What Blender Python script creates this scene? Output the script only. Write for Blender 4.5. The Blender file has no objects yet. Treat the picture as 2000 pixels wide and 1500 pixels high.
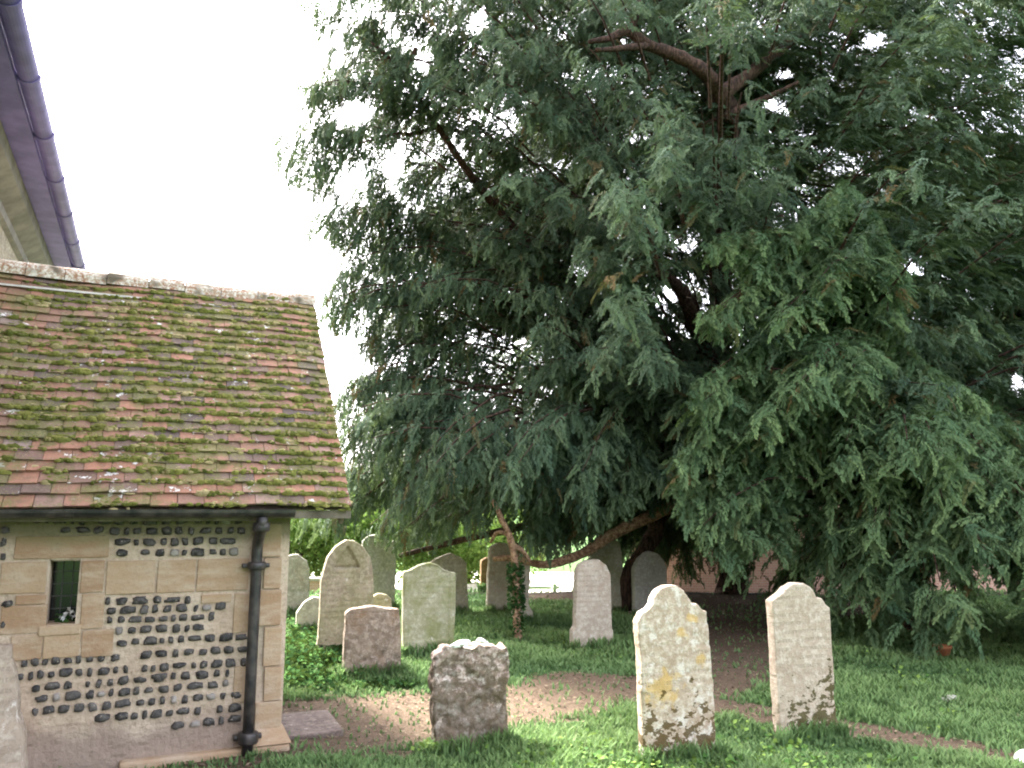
import bpy, bmesh, math, random
import numpy as np
from mathutils import Vector, noise, Matrix

random.seed(7)
rng = np.random.default_rng(11)
S = bpy.context.scene
COL = S.collection

# ------------------------------------------------------------------ camera model
F = 1555.0; TH = math.atan(250 / F); EYE = 1.6
CT, ST = math.cos(TH), math.sin(TH)

def ray(px, py):
    u = (px - 1000) / F; v = (750 - py) / F
    return np.array([u, CT - v * ST, ST + v * CT])

def G(px, py, z=0.0):
    r = ray(px, py); t = (z - EYE) / r[2]
    return np.array([0, 0, EYE]) + t * r

def at(px, py, Y):
    r = ray(px, py); t = Y / r[1]
    return np.array([0, 0, EYE]) + t * r

def project(P):
    x = P[:, 0]; y = P[:, 1]; z = P[:, 2] - EYE
    d = np.maximum(y * CT + z * ST, 0.05)
    return 1000 + F * x / d, 750 - F * (z * CT - y * ST) / d

cd = bpy.data.cameras.new('camera'); cam = bpy.data.objects.new('camera', cd); COL.objects.link(cam)
cam.location = (0, 0, EYE); cam.rotation_euler = (math.pi / 2 + TH, 0, 0)
cd.sensor_width = 36; cd.lens = 36 * F / 2000; cd.clip_end = 2000; cd.clip_start = 0.05
S.camera = cam

# ------------------------------------------------------------------ object helpers
def tag(o, label=None, cat=None, group=None, kind=None):
    if label: o['label'] = label
    if cat: o['category'] = cat
    if group: o['group'] = group
    if kind: o['kind'] = kind
    return o

def empty(name, loc=(0, 0, 0), rz=0.0):
    o = bpy.data.objects.new(name, None); COL.objects.link(o)
    o.location = loc; o.rotation_euler = (0, 0, rz); o.empty_display_size = 0.2
    return o

def link(name, me, mats, parent=None, smooth=False):
    o = bpy.data.objects.new(name, me); COL.objects.link(o)
    for m in (mats if isinstance(mats, (list, tuple)) else [mats]):
        me.materials.append(m)
    if parent is not None: o.parent = parent
    if smooth: me.polygons.foreach_set('use_smooth', [True] * len(me.polygons))
    return o

def np_mesh(name, V, quads, attr=None, mat_idx=None):
    """V (n,3); quads (m,k) with k = 3 or 4"""
    me = bpy.data.meshes.new(name)
    V = np.asarray(V, dtype=np.float32); quads = np.asarray(quads, dtype=np.int32)
    k = quads.shape[1]
    me.vertices.add(len(V)); me.vertices.foreach_set('co', V.ravel())
    me.loops.add(quads.size); me.loops.foreach_set('vertex_index', quads.ravel())
    me.polygons.add(len(quads))
    me.polygons.foreach_set('loop_start', np.arange(0, quads.size, k, dtype=np.int32))
    me.polygons.foreach_set('loop_total', np.full(len(quads), k, dtype=np.int32))
    if mat_idx is not None: me.polygons.foreach_set('material_index', np.asarray(mat_idx, dtype=np.int32))
    if attr is not None:
        a = me.color_attributes.new('tone', 'FLOAT_COLOR', 'POINT')
        c = np.ones((len(V), 4), dtype=np.float32); c[:, :attr.shape[1]] = attr
        a.data.foreach_set('color', c.ravel())
    me.update(calc_edges=True); me.validate()
    return me

class MB:
    """collects shapes for one mesh"""
    def __init__(s): s.v = []; s.f = []; s.m = []; s.c = []
    def add(s, vs, fs, mi=0, col=(0.5, 0.5, 0.5)):
        b = len(s.v); s.v += [tuple(map(float, v)) for v in vs]; s.c += [tuple(col)] * len(vs)
        for f in fs: s.f.append(tuple(b + i for i in f)); s.m.append(mi)
    def box(s, x0, x1, y0, y1, z0, z1, mi=0, col=(0.5, 0.5, 0.5), bev=0.0, jit=0.0):
        bm = bmesh.new(); bmesh.ops.create_cube(bm, size=1)
        for v in bm.verts:
            v.co = Vector((x0 + (v.co.x + .5) * (x1 - x0), y0 + (v.co.y + .5) * (y1 - y0), z0 + (v.co.z + .5) * (z1 - z0)))
            if jit: v.co += Vector((random.uniform(-jit, jit), random.uniform(-jit, jit), random.uniform(-jit, jit)))
        if bev: bmesh.ops.bevel(bm, geom=bm.edges[:], offset=bev, segments=2, affect='EDGES', profile=.5)
        bm.verts.index_update()
        s.add([v.co for v in bm.verts], [[v.index for v in f.verts] for f in bm.faces], mi, col); bm.free()
    def tube(s, pts, rads, n=10, mi=0, col=(0.5, 0.5, 0.5), caps=True, lump=0.0):
        pts = [Vector(p) for p in pts]; rings = []
        if not hasattr(rads, '__len__'): rads = [rads] * len(pts)
        up = Vector((0.13, 0.31, 0.94)).normalized(); vs = []; fs = []
        for i, p in enumerate(pts):
            d = (pts[min(i + 1, len(pts) - 1)] - pts[max(i - 1, 0)]).normalized()
            a = d.cross(up)
            if a.length < .05: a = d.cross(Vector((1, 0, 0)))
            a.normalize(); b = d.cross(a)
            for k in range(n):
                t = 2 * math.pi * k / n
                q = p + (a * math.cos(t) + b * math.sin(t)) * rads[i]
                if lump: q += (q - p) * lump * (noise.noise(q * 5) + .7 * noise.noise(q * Vector((14, 14, 4))))
                vs.append(q)
        for i in range(len(pts) - 1):
            for k in range(n):
                fs.append((i * n + k, i * n + (k + 1) % n, (i + 1) * n + (k + 1) % n, (i + 1) * n + k))
        if caps:
            fs.append(tuple(range(n - 1, -1, -1))); fs.append(tuple((len(pts) - 1) * n + k for k in range(n)))
        s.add(vs, fs, mi, col)
    def build(s, name, mats, parent=None, smooth=False):
        me = bpy.data.meshes.new(name); me.from_pydata(s.v, [], s.f); me.update()
        me.polygons.foreach_set('material_index', s.m)
        a = me.color_attributes.new('tone', 'FLOAT_COLOR', 'POINT')
        a.data.foreach_set('color', np.array([tuple(c) + (1.0,) for c in s.c], dtype=np.float32).ravel())
        return link(name, me, mats, parent, smooth)

def spline(pts, n=6):
    pts = [np.array(p, dtype=float) for p in pts]; out = []
    P = [2 * pts[0] - pts[1]] + pts + [2 * pts[-1] - pts[-2]]
    for i in range(1, len(P) - 2):
        for k in range(n):
            t = k / n
            out.append(.5 * ((2 * P[i]) + (-P[i - 1] + P[i + 1]) * t + (2 * P[i - 1] - 5 * P[i] + 4 * P[i + 1] - P[i + 2]) * t * t + (-P[i - 1] + 3 * P[i] - 3 * P[i + 1] + P[i + 2]) * t ** 3))
    out.append(pts[-1]); return out

def in_poly(px, py, poly):
    inside = np.zeros(len(px), dtype=bool); n = len(poly); j = n - 1
    for i in range(n):
        xi, yi = poly[i]; xj, yj = poly[j]
        c = ((yi > py) != (yj > py)) & (px < (xj - xi) * (py - yi) / ((yj - yi) + 1e-9) + xi)
        inside ^= c; j = i
    return inside

# ------------------------------------------------------------------ materials
class NB:
    def __init__(s, name):
        s.m = bpy.data.materials.new(name); s.m.use_nodes = True
        s.t = s.m.node_tree; s.t.nodes.clear()
        s.out = s.n('ShaderNodeOutputMaterial'); s.co = None
    def n(s, t): return s.t.nodes.new(t)
    def set(s, sock, v):
        if isinstance(v, bpy.types.NodeSocket): s.t.links.new(v, sock)
        elif hasattr(v, '__len__') and len(v) == 3 and sock.type == 'RGBA': sock.default_value = (*v, 1)
        else: sock.default_value = v
    def coord(s):
        if not s.co: s.co = s.n('ShaderNodeTexCoord').outputs['Object']
        return s.co
    def mapv(s, scale=(1, 1, 1), loc=(0, 0, 0)):
        m = s.n('ShaderNodeMapping'); s.set(m.inputs['Vector'], s.coord())
        m.inputs['Scale'].default_value = scale; m.inputs['Location'].default_value = loc; return m.outputs[0]
    def noise(s, scale, detail=4, rough=.55, vec=None, dist=0):
        x = s.n('ShaderNodeTexNoise'); s.set(x.inputs['Vector'], vec or s.coord())
        x.inputs['Scale'].default_value = scale; x.inputs['Detail'].default_value = detail
        x.inputs['Roughness'].default_value = rough; x.inputs['Distortion'].default_value = dist
        return x.outputs['Fac']
    def voro(s, scale, vec=None, feature='F1', out='Distance'):
        x = s.n('ShaderNodeTexVoronoi'); s.set(x.inputs['Vector'], vec or s.coord()); x.feature = feature
        x.inputs['Scale'].default_value = scale; return x.outputs[out]
    def ramp(s, fac, *stops):
        r = s.n('ShaderNodeValToRGB'); s.set(r.inputs[0], fac); e = r.color_ramp.elements
        while len(e) < len(stops): e.new(.5)
        for i, (p, c) in enumerate(stops):
            e[i].position = p; e[i].color = (*c, 1) if hasattr(c, '__len__') else (c, c, c, 1)
        return r.outputs[0]
    def step(s, fac, a, b):
        m = s.n('ShaderNodeMapRange'); s.set(m.inputs[0], fac); m.inputs[1].default_value = a; m.inputs[2].default_value = b
        m.interpolation_type = 'SMOOTHSTEP'; return m.outputs[0]
    def math(s, op, a, b=0.0):
        m = s.n('ShaderNodeMath'); m.operation = op; s.set(m.inputs[0], a); s.set(m.inputs[1], b); return m.outputs[0]
    def mix(s, fac, a, b, mode='MIX'):
        m = s.n('ShaderNodeMix'); m.data_type = 'RGBA'; m.blend_type = mode
        s.set(m.inputs[0], fac); s.set(m.inputs[6], a); s.set(m.inputs[7], b); return m.outputs[2]
    def sep(s, v):
        x = s.n('ShaderNodeSeparateXYZ'); s.set(x.inputs[0], v); return x.outputs
    def attr(s, name='tone'):
        a = s.n('ShaderNodeAttribute'); a.attribute_name = name; return s.sep(a.outputs['Color'])
    def bump(s, h, strength=.5, dist=.01):
        b = s.n('ShaderNodeBump'); s.set(b.inputs['Height'], h)
        b.inputs['Strength'].default_value = strength; b.inputs['Distance'].default_value = dist; return b.outputs[0]
    def bsdf(s, color, rough=.85, normal=None, spec=.3, metallic=0.0, transl=None, tcol=None):
        p = s.n('ShaderNodeBsdfPrincipled'); s.set(p.inputs['Base Color'], color); s.set(p.inputs['Roughness'], rough)
        p.inputs['Specular IOR Level'].default_value = spec; p.inputs['Metallic'].default_value = metallic
        if normal: s.set(p.inputs['Normal'], normal)
        o = p.outputs[0]
        if transl:
            t = s.n('ShaderNodeBsdfTranslucent'); s.set(t.inputs[0], tcol or color)
            mx = s.n('ShaderNodeMixShader'); mx.inputs[0].default_value = transl
            s.t.links.new(o, mx.inputs[1]); s.t.links.new(t.outputs[0], mx.inputs[2]); o = mx.outputs[0]
        s.t.links.new(o, s.out.inputs[0]); return s.m

def simple(name, c, rough=.7, var=.25, scale=8, spec=.3, metallic=0, bump=.15, c2=None):
    b = NB(name); n = b.noise(scale, 6)
    col = b.mix(b.step(n, .3, .7), tuple(x * (1 - var) for x in c), c2 or tuple(min(1, x * (1 + var)) for x in c))
    return b.bsdf(col, rough, b.bump(b.noise(scale * 5, 5), bump, .01), spec, metallic)

def foliage(name, dark, mid, tip, transl=.22, spec=.08):
    b = NB(name); a = b.attr()
    c = b.mix(a[0], dark, mid)
    c = b.mix(a[1], c, tip)
    c = b.mix(b.step(a[2], .95, 1.0), c, (.12, .085, .035))
    return b.bsdf(c, .7, None, spec, transl=transl, tcol=b.mix(.5, c, (.12, .16, .03)))

def stone(name, base, dark, pale, white=.5, moss=0.0, moss_h=0.0, orange=None, green=0.0, rust=0.0, moss_x=0.0, moss_col=(.05, .042, .018), seed=0.0):
    b = NB(name); vec = b.mapv(loc=(seed, seed * 1.7, seed * .3))
    n1 = b.noise(5, 7, .62, vec); n2 = b.noise(22, 6, .65, vec); n3 = b.noise(70, 5, .6, vec)
    c = b.mix(b.step(n1, .34, .68), dark, base)
    c = b.mix(b.step(n2, .42, .72), c, pale)
    c = b.mix(b.math('MULTIPLY', b.step(n3, .5, .75), .35), c, tuple(x * .45 for x in dark))
    o = b.sep(b.coord())
    if green:
        c = b.mix(b.math('MULTIPLY', b.step(b.noise(3.2, 6, .6, vec), .38, .66), green), c, (.17, .185, .05))
    if rust:
        c = b.mix(b.math('MULTIPLY', b.step(b.noise(4.1, 5, .6, b.mapv(loc=(3 + seed, 9, 2))), .5, .72), rust), c, (.22, .12, .055))
    if white:   # crusts of pale lichen
        w = b.step(b.noise(9, 8, .7, b.mapv(loc=(seed + 7, 3, 1))), .62 - .16 * white, .70 - .12 * white)
        c = b.mix(b.math('MULTIPLY', w, .8), c, (.64, .59, .52))
    if orange:
        for (ox, oz, r) in orange:
            d = b.n('ShaderNodeVectorMath'); d.operation = 'DISTANCE'
            cx = b.n('ShaderNodeCombineXYZ'); b.set(cx.inputs[0], o[0]); b.set(cx.inputs[2], o[2]); b.t.links.new(cx.outputs[0], d.inputs[0])
            d.inputs[1].default_value = (ox, 0, oz)
            f = b.math('ADD', b.math('DIVIDE', d.outputs['Value'], r), b.math('MULTIPLY', b.math('SUBTRACT', b.noise(16, 6, .6, vec), .5), 2.6))
            c = b.mix(b.math('MULTIPLY', b.math('SUBTRACT', 1.0, b.step(f, .45, 1.0)), .68), c, (.50, .32, .09))
    if moss:
        h = b.math('ADD', o[2], b.math('MULTIPLY', o[0], moss_x))
        f = b.math('ADD', b.math('SUBTRACT', moss_h, h), b.math('MULTIPLY', b.math('SUBTRACT', b.noise(12, 7, .62, b.mapv(loc=(seed + 1, 5, 8), scale=(1, 1, 1.6))), .52), 2.2))
        c = b.mix(b.math('MULTIPLY', b.step(f, .0, .05), moss), c, moss_col)
    hgt = b.math('ADD', b.math('MULTIPLY', n2, 1.0), b.math('MULTIPLY', n3, .55))
    rows = b.step(b.math('SINE', b.math('MULTIPLY', o[2], 105)), .1, .5)      # rows of worn, unreadable lettering
    ltr = b.math('MULTIPLY', rows, b.step(b.noise(1, 2, .5, b.mapv(scale=(95, 1, 16), loc=(seed, 0, 0))), .46, .54))
    ltr = b.math('MULTIPLY', b.math('MULTIPLY', ltr, b.step(o[2], .38, .46)), b.step(n1, .44, .56))
    hgt = b.math('SUBTRACT', hgt, b.math('MULTIPLY', ltr, .55))
    c = b.mix(b.math('MULTIPLY', ltr, .22), c, tuple(x * .5 for x in dark))
    return b.bsdf(c, .92, b.bump(hgt, .55, .02), .15)

M = {}
M['bark'] = None
b = NB('yew bark'); v = b.mapv(scale=(1, 1, .25)); n = b.noise(26, 7, .65, v)
M['bark'] = b.bsdf(b.mix(b.step(n, .35, .7), (.022, .016, .013), (.11, .065, .048)), .9, b.bump(n, .8, .02), .1)
b = NB('orange yew bark'); v = b.mapv(scale=(1, .5, 1)); n = b.noise(24, 7, .65, v)
M['bark_red'] = b.bsdf(b.mix(b.step(n, .35, .68), (.16, .085, .055), (.56, .37, .24)), .85, b.bump(n, .8, .02), .15)
M['yew_dark'] = foliage('dark yew needles', (.020, .040, .026), (.076, .126, .078), (.180, .250, .112))
M['yew_light'] = foliage('pale yew needles', (.030, .064, .034), (.104, .180, .088), (.235, .325, .125), .25)
M['lime_leaf'] = foliage('lime green shrub leaves', (.06, .13, .03), (.12, .24, .05), (.25, .36, .09), .35)
M['ivy_leaf'] = foliage('ivy leaves', (.016, .038, .016), (.03, .075, .024), (.07, .14, .04), .1, 0.0)
M['weed_leaf'] = foliage('weed leaves', (.04, .10, .025), (.08, .18, .04), (.19, .29, .06), .25)
M['far_leaf'] = foliage('far tree leaves', (.03, .06, .025), (.06, .11, .04), (.13, .19, .06), .25)
b = NB('grass blades'); a = b.attr()
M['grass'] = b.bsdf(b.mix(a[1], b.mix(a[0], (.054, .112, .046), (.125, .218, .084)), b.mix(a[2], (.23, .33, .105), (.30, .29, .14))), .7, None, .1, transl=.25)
b = NB('leaf litter'); a = b.attr()
M['litter'] = b.bsdf(b.mix(a[0], (.05, .034, .024), b.mix(b.step(a[1], .3, 1), (.14, .094, .064), (.31, .245, .16))), .8, None, .1)

# ground: soil, needles and turf
b = NB('churchyard ground'); a = b.attr()
n1 = b.noise(1.3, 5); n2 = b.noise(9, 6, .6); n3 = b.noise(60, 4, .7)
soil = b.mix(b.step(n3, .35, .7), (.062, .046, .031), (.150, .112, .076))
soil = b.mix(b.math('MULTIPLY', b.step(n2, .4, .7), .6), soil, (.105, .070, .050))
turf = b.mix(b.step(n2, .35, .7), (.03, .065, .02), (.07, .13, .038))
turf = b.mix(b.math('MULTIPLY', b.step(n3, .55, .7), .4), turf, (.10, .13, .045))
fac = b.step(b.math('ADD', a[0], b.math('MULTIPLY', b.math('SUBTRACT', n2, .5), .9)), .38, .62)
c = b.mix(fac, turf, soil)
c = b.mix(b.step(b.math('ADD', a[1], b.math('MULTIPLY', b.math('SUBTRACT', n2, .5), .3)), .4, .6), c, (.045, .040, .028))  # dark strip along the bank, its shade put into the ground colour
M['ground'] = b.bsdf(c, .95, b.bump(b.math('ADD', n2, n3), .6, .03), .05)
M['lane'] = simple('pale gravel lane', (.52, .47, .42), .9, .15, 3, c2=(.66, .60, .54))
M['mortar'] = None

# ------------------------------------------------------------------ world and sun
W = bpy.data.worlds.new('World'); S.world = W; W.use_nodes = True
nt = W.node_tree; nt.nodes.clear()
SUN_EL, SUN_AZ = math.radians(44), math.radians(-38)      # azimuth from +Y towards +X
sky = nt.nodes.new('ShaderNodeTexSky'); sky.sky_type = 'NISHITA'; sky.sun_disc = False
sky.sun_elevation = SUN_EL; sky.sun_rotation = SUN_AZ; sky.dust_density = 6.0; sky.air_density = 1.0; sky.ozone_density = 1.0
hs = nt.nodes.new('ShaderNodeHueSaturation'); hs.inputs['Saturation'].default_value = .30
bg = nt.nodes.new('ShaderNodeBackground'); bg.inputs[1].default_value = .15
wo = nt.nodes.new('ShaderNodeOutputWorld')
nt.links.new(sky.outputs[0], hs.inputs['Color']); mxs = nt.nodes.new('ShaderNodeMix'); mxs.data_type = 'RGBA'; mxs.blend_type = 'MULTIPLY'; mxs.inputs[0].default_value = 1; mxs.inputs[7].default_value = (1.0, .985, 1.045, 1)
nt.links.new(hs.outputs[0], mxs.inputs[6]); nt.links.new(mxs.outputs[2], bg.inputs[0]); nt.links.new(bg.outputs[0], wo.inputs[0])
ld = bpy.data.lights.new('sun', 'SUN'); sun = bpy.data.objects.new('sun', ld); COL.objects.link(sun)
ld.energy = 3.4; ld.angle = math.radians(7); ld.color = (1.0, .95, .87)
sd = Vector((math.sin(SUN_AZ) * math.cos(SUN_EL), math.cos(SUN_AZ) * math.cos(SUN_EL), math.sin(SUN_EL)))
sun.rotation_euler = sd.to_track_quat('Z', 'Y').to_euler(); sun.location = (-5, 5, 20)
S.view_settings.view_transform = 'Standard'; S.view_settings.look = 'None'
S.view_settings.exposure = 3.35; S.view_settings.gamma = 1
S.render.engine = 'CYCLES'
cy = S.cycles; cy.max_bounces = 6; cy.diffuse_bounces = 4; cy.glossy_bounces = 2; cy.transmission_bounces = 4; cy.transparent_max_bounces = 4
cy.use_denoising = True; cy.caustics_reflective = False; cy.caustics_refractive = False
cy.pixel_filter_type = 'BLACKMAN_HARRIS'; cy.filter_width = 2.0

# ------------------------------------------------------------------ ground
def seg_dist(P, pts):
    """distance of points (n,2) to a polyline; also the width interpolated along it"""
    best = np.full(len(P), 1e9)
    for (a, wa), (c, wc) in zip(pts[:-1], pts[1:]):
        a = np.array(a[:2]); c = np.array(c[:2]); d = c - a
        t = np.clip(((P - a) @ d) / (d @ d), 0, 1)
        q = np.linalg.norm(P - (a + t[:, None] * d), axis=1) / (wa + (wc - wa) * t)
        best = np.minimum(best, q)
    return best

PATH = [(G(1440, 1150), 1.6), (G(1430, 1190), 1.2), (G(1440, 1240), .85), (G(1420, 1300), .62), (G(1330, 1345), .5), (G(1150, 1350), .62), (G(1000, 1375), .62), (G(820, 1395), .72), (G(640, 1410), .85), (G(500, 1420), .9)]
TRAIL = [(G(1400, 1385), .3), (G(1620, 1412), .26), (G(1800, 1440), .24), (G(2000, 1480), .25), (G(2300, 1540), .3)]
BARE = [(G(1290, 1180), .8), (G(1230, 1190), .8), (G(1060, 1170), 1.0)]

def dirt_at(P):
    q = np.minimum(seg_dist(P, PATH), seg_dist(P, TRAIL))
    d = np.clip(1.75 - q, 0, 1)
    x, y = P[:, 0], P[:, 1]
    under = np.exp(-(((x - 4.3) / 3.6) ** 2 + ((y - 14.2) / 2.6) ** 2) ** 2) * .9
    bare = np.clip(1.3 - seg_dist(P, BARE), 0, 1) * .7
    return np.clip(np.maximum(np.maximum(d, under), bare), 0, 1)

def gz(x, y):
    return .03 * np.sin(x * 1.3 + .4) * np.cos(y * .9) + .015 * np.sin(x * 3.1 + y * 2.3) + .12 * np.exp(-((y - 15.3) / .7) ** 2) - .25 * (1 / (1 + np.exp(-(y - 16.6) * 2.5)))

xs = np.concatenate([np.linspace(-400, -12, 14), np.arange(-11, 13, .1), np.linspace(14, 400, 14)])
ys = np.concatenate([np.linspace(-60, 1.5, 10), np.arange(2, 18, .1), np.linspace(18.5, 40, 24), np.linspace(45, 900, 14)])
X, Y = np.meshgrid(xs, ys); P2 = np.stack([X.ravel(), Y.ravel()], 1)
Z = gz(P2[:, 0], P2[:, 1]); nx, ny = len(xs), len(ys)
I = np.arange(nx * ny).reshape(ny, nx)
Q = np.stack([I[:-1, :-1], I[:-1, 1:], I[1:, 1:], I[1:, :-1]], -1).reshape(-1, 4)
dm = dirt_at(P2); near = np.exp(-((P2[:, 1] - 15.5) / .5) ** 2)  # second mask: painted shade strip along the bank
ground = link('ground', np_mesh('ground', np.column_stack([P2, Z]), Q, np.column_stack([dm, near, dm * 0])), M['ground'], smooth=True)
tag(ground, 'grassy churchyard ground with worn brown earth paths', kind='structure')

# lane of pale gravel beyond the churchyard bank
mb = MB()
lx = np.linspace(-30, 34, 33)
for x0, x1 in zip(lx[:-1], lx[1:]):
    e = lambda x: .35 * math.sin(x * .8)
    mb.add([(x0, 17.7 + e(x0), -.205), (x1, 17.7 + e(x1), -.205), (x1, 25 - e(x1), -.205), (x0, 25 - e(x0), -.205)], [(0, 1, 2, 3)])
lane = mb.build('lane', M['lane']); tag(lane, 'pale sunlit gravel lane behind the churchyard', kind='structure')

# ------------------------------------------------------------------ leaves and blades in bulk
def sprays(T, base, d, up, size, tone):
    """T: list of templates (verts (k,4,3), tip (k,4)); base, d, up (n,3); size (n,); tone (n,2) -> V, attr"""
    d = d / np.linalg.norm(d, axis=1, keepdims=True)
    s = np.cross(up, d); s /= np.maximum(np.linalg.norm(s, axis=1, keepdims=True), 1e-6)
    u = np.cross(d, s); Vs = []; As = []
    which = rng.integers(0, len(T), len(base))
    for k, (tv, tt) in enumerate(T):
        m = which == k
        if not m.any(): continue
        tv2 = tv.reshape(-1, 3); sz = size[m][:, None, None]
        V = base[m][:, None, :] + sz * (tv2[None, :, 0:1] * d[m][:, None, :] + tv2[None, :, 1:2] * s[m][:, None, :] + tv2[None, :, 2:3] * u[m][:, None, :])
        tip = tt.reshape(-1)[None, :] * tone[m][:, 1:2]
        A = np.stack([np.repeat(tone[m][:, 0:1], tip.shape[1], 1), tip, np.repeat(tone[m][:, 2:3], tip.shape[1], 1)], -1)
        Vs.append(V.reshape(-1, 3)); As.append(A.reshape(-1, 3))
    V = np.concatenate(Vs); A = np.concatenate(As)
    return V, np.arange(len(V), dtype=np.int32).reshape(-1, 4), A

def spray_template(seed, n=9, L=1.0, tw=.27, width=.062, droop=.35):
    r = np.random.default_rng(seed); quads = []; tips = []
    def leaf(p, d, l, w, t0, t1):
        d = d / np.linalg.norm(d); s = np.cross(d, np.array([0, 0, 1.0])); s /= np.linalg.norm(s)
        s = s + np.array([0, 0, r.uniform(-.7, .7)]); s /= np.linalg.norm(s)
        m = p + d * l * .45
        quads.append([p, m + s * w / 2, p + d * l + np.array([0, 0, -.12 * l]), m - s * w / 2]); tips.append([t0, (t0 + t1) / 2, t1, (t0 + t1) / 2])
    for i in range(n):
        t = (i + .6) / n; p = np.array([t * L, r.normal(0, .012), -droop * t * t * L])
        for sg in (-1, 1):
            ang = math.radians(58 - 34 * t + r.uniform(-12, 12)); l = tw * (1.12 - .62 * t) * r.uniform(.7, 1.25)
            d = np.array([math.cos(ang), sg * math.sin(ang), r.uniform(-.35, .12) - droop * t])
            leaf(p, d, l, width * r.uniform(.8, 1.3), .05 + .25 * t, .6 + .4 * t)
            if l > .17:   # side twiglet
                q = p + d / np.linalg.norm(d) * l * .45
                d2 = np.array([math.cos(ang * .35), sg * math.sin(ang * .35), d[2] - .1]); leaf(q, d2, l * .6, width * .9, .2, .8)
    leaf(np.array([.9 * L, 0, -droop * .81 * L]), np.array([1, 0, -1.6 * droop]), .22, width, .5, 1)
    return np.array(quads), np.array(tips)

YEW_T = [spray_template(s, n=11 + s % 3, droop=.22 + .08 * (s % 4)) for s in range(8)]
def broad_template(seed, n=9):
    r = np.random.default_rng(seed + 50); quads = []; tips = []
    for i in range(n):
        p = r.normal(0, .3, 3); d = r.normal(0, 1, 3); d /= np.linalg.norm(d); s = np.cross(d, r.normal(0, 1, 3)); s /= np.linalg.norm(s)
        l = r.uniform(.25, .45); w = l * .6
        quads.append([p, p + d * l * .5 + s * w / 2, p + d * l, p + d * l * .5 - s * w / 2]); t = r.uniform(0, 1); tips.append([t * .6, t, t, t])
    return np.array(quads), np.array(tips)
BROAD_T = [broad_template(s) for s in range(6)]

def bough_points(B, Pt, lift, n):
    """quadratic curve from B to Pt with a lifted middle: (n,3) points and tangents"""
    t = np.linspace(0, 1, n)[:, None]; mid = (B + Pt) / 2 + np.array([0, 0, lift])
    return (1 - t) ** 2 * B + 2 * t * (1 - t) * mid + t * t * Pt, 2 * (1 - t) * (mid - B) + 2 * t * (Pt - mid)

def make_crown(tips, origins, nspray, size, hang, poly, holes, keep=None, pol_margin=0):
    base = []; dr = []; up = []; sz = []; tone = []; twigs = []
    for Pt, O in zip(tips, origins):
        L = np.linalg.norm(Pt - O); use = min(L, rng.uniform(1.5, 2.6))
        B = Pt + (O - Pt) * use / L; B[2] += .25 * use * rng.uniform(.2, 1)
        h = hang(Pt) if callable(hang) else hang
        k = max(8, int(nspray * use / 2 * (.95 if Pt[2] > 5 else (.9 if Pt[0] < -1 else 1.05)))); t = np.sort(rng.uniform(.08, 1, k)) ** .8
        mid = (B + Pt) / 2 + np.array([0, 0, .22 * use]); tt = t[:, None]
        p = (1 - tt) ** 2 * B + 2 * tt * (1 - tt) * mid + tt * tt * Pt
        tan = 2 * (1 - tt) * (mid - B) + 2 * tt * (Pt - mid); tan /= np.linalg.norm(tan, axis=1, keepdims=True)
        side = np.cross(tan, [0, 0, 1.0]); side /= np.maximum(np.linalg.norm(side, axis=1, keepdims=True), 1e-6)
        sg = np.where(np.arange(k) % 2 == 0, 1, -1)[:, None] * rng.uniform(.3, 1.3, (k, 1))
        d = tan * rng.uniform(.5, 1.2, (k, 1)) + rng.normal(0, .22, (k, 3)) + side * sg * (1 - .5 * h) + np.array([0, 0, -1]) * (h * 1.7 * rng.uniform(.3, 1.2, (k, 1)) + .1)
        p = p + rng.normal(0, .10, (k, 3)) + np.array([0, 0, -.12]) * rng.random((k, 1))
        u = np.array([0, 0, 1.0]) + rng.normal(0, .35, (k, 3)) + tan * h * .8
        base.append(p); dr.append(d); up.append(u); sz.append(size * rng.uniform(.5, 1.45, k) * (1.1 - .3 * t))
        bt = np.clip(rng.normal(.5, .25), 0, 1)
        tone.append(np.column_stack([np.clip(bt * .6 + .4 * rng.random(k), 0, 1), np.clip(rng.normal(.5, .3, k) * (.35 + .65 * t) * (.5 + .9 * bt), 0, 1), rng.random(k)]))
        twigs.append((B, mid, Pt))
    base = np.concatenate(base); dr = np.concatenate(dr); up = np.concatenate(up); sz = np.concatenate(sz); tone = np.concatenate(tone)
    tipp = base + dr / np.linalg.norm(dr, axis=1, keepdims=True) * sz[:, None] * .7
    ok = base[:, 2] > .12
    px, py = project(base); qx, qy = project(tipp)
    vis = base[:, 1] > 1
    if poly is not None: ok &= ~vis | (in_poly(px, py, poly) & in_poly(qx, qy, poly))
    thr = rng.uniform(.15, 1.5, len(px))
    for (hx, hy, hr, hs, ymax) in holes:
        if ymax >= 30 and hx % 20 == 0: continue
        for (ax, ay) in ((px, py), (qx, qy)):
            ok &= ~((((ax - hx) / hr) ** 2 + ((ay - hy) / hs) ** 2 < (thr if ymax > 25 else 1.0)) & (base[:, 1] < ymax))
    if keep is not None: ok &= keep(base, px, py)
    return base[ok], dr[ok], up[ok], sz[ok], tone[ok], twigs

# ------------------------------------------------------------------ the great yew
yp = G(1432, 1168)
yew = empty('yew_tree', (yp[0], yp[1], 0)); YO = np.array([yp[0], yp[1], 0.0])
tag(yew, 'huge dark spreading yew overhanging the gravestones, filling the top of the photo', 'tree', 'yew trees in the churchyard')
CC = np.array([3.9, 14.9, 5.6])

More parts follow.
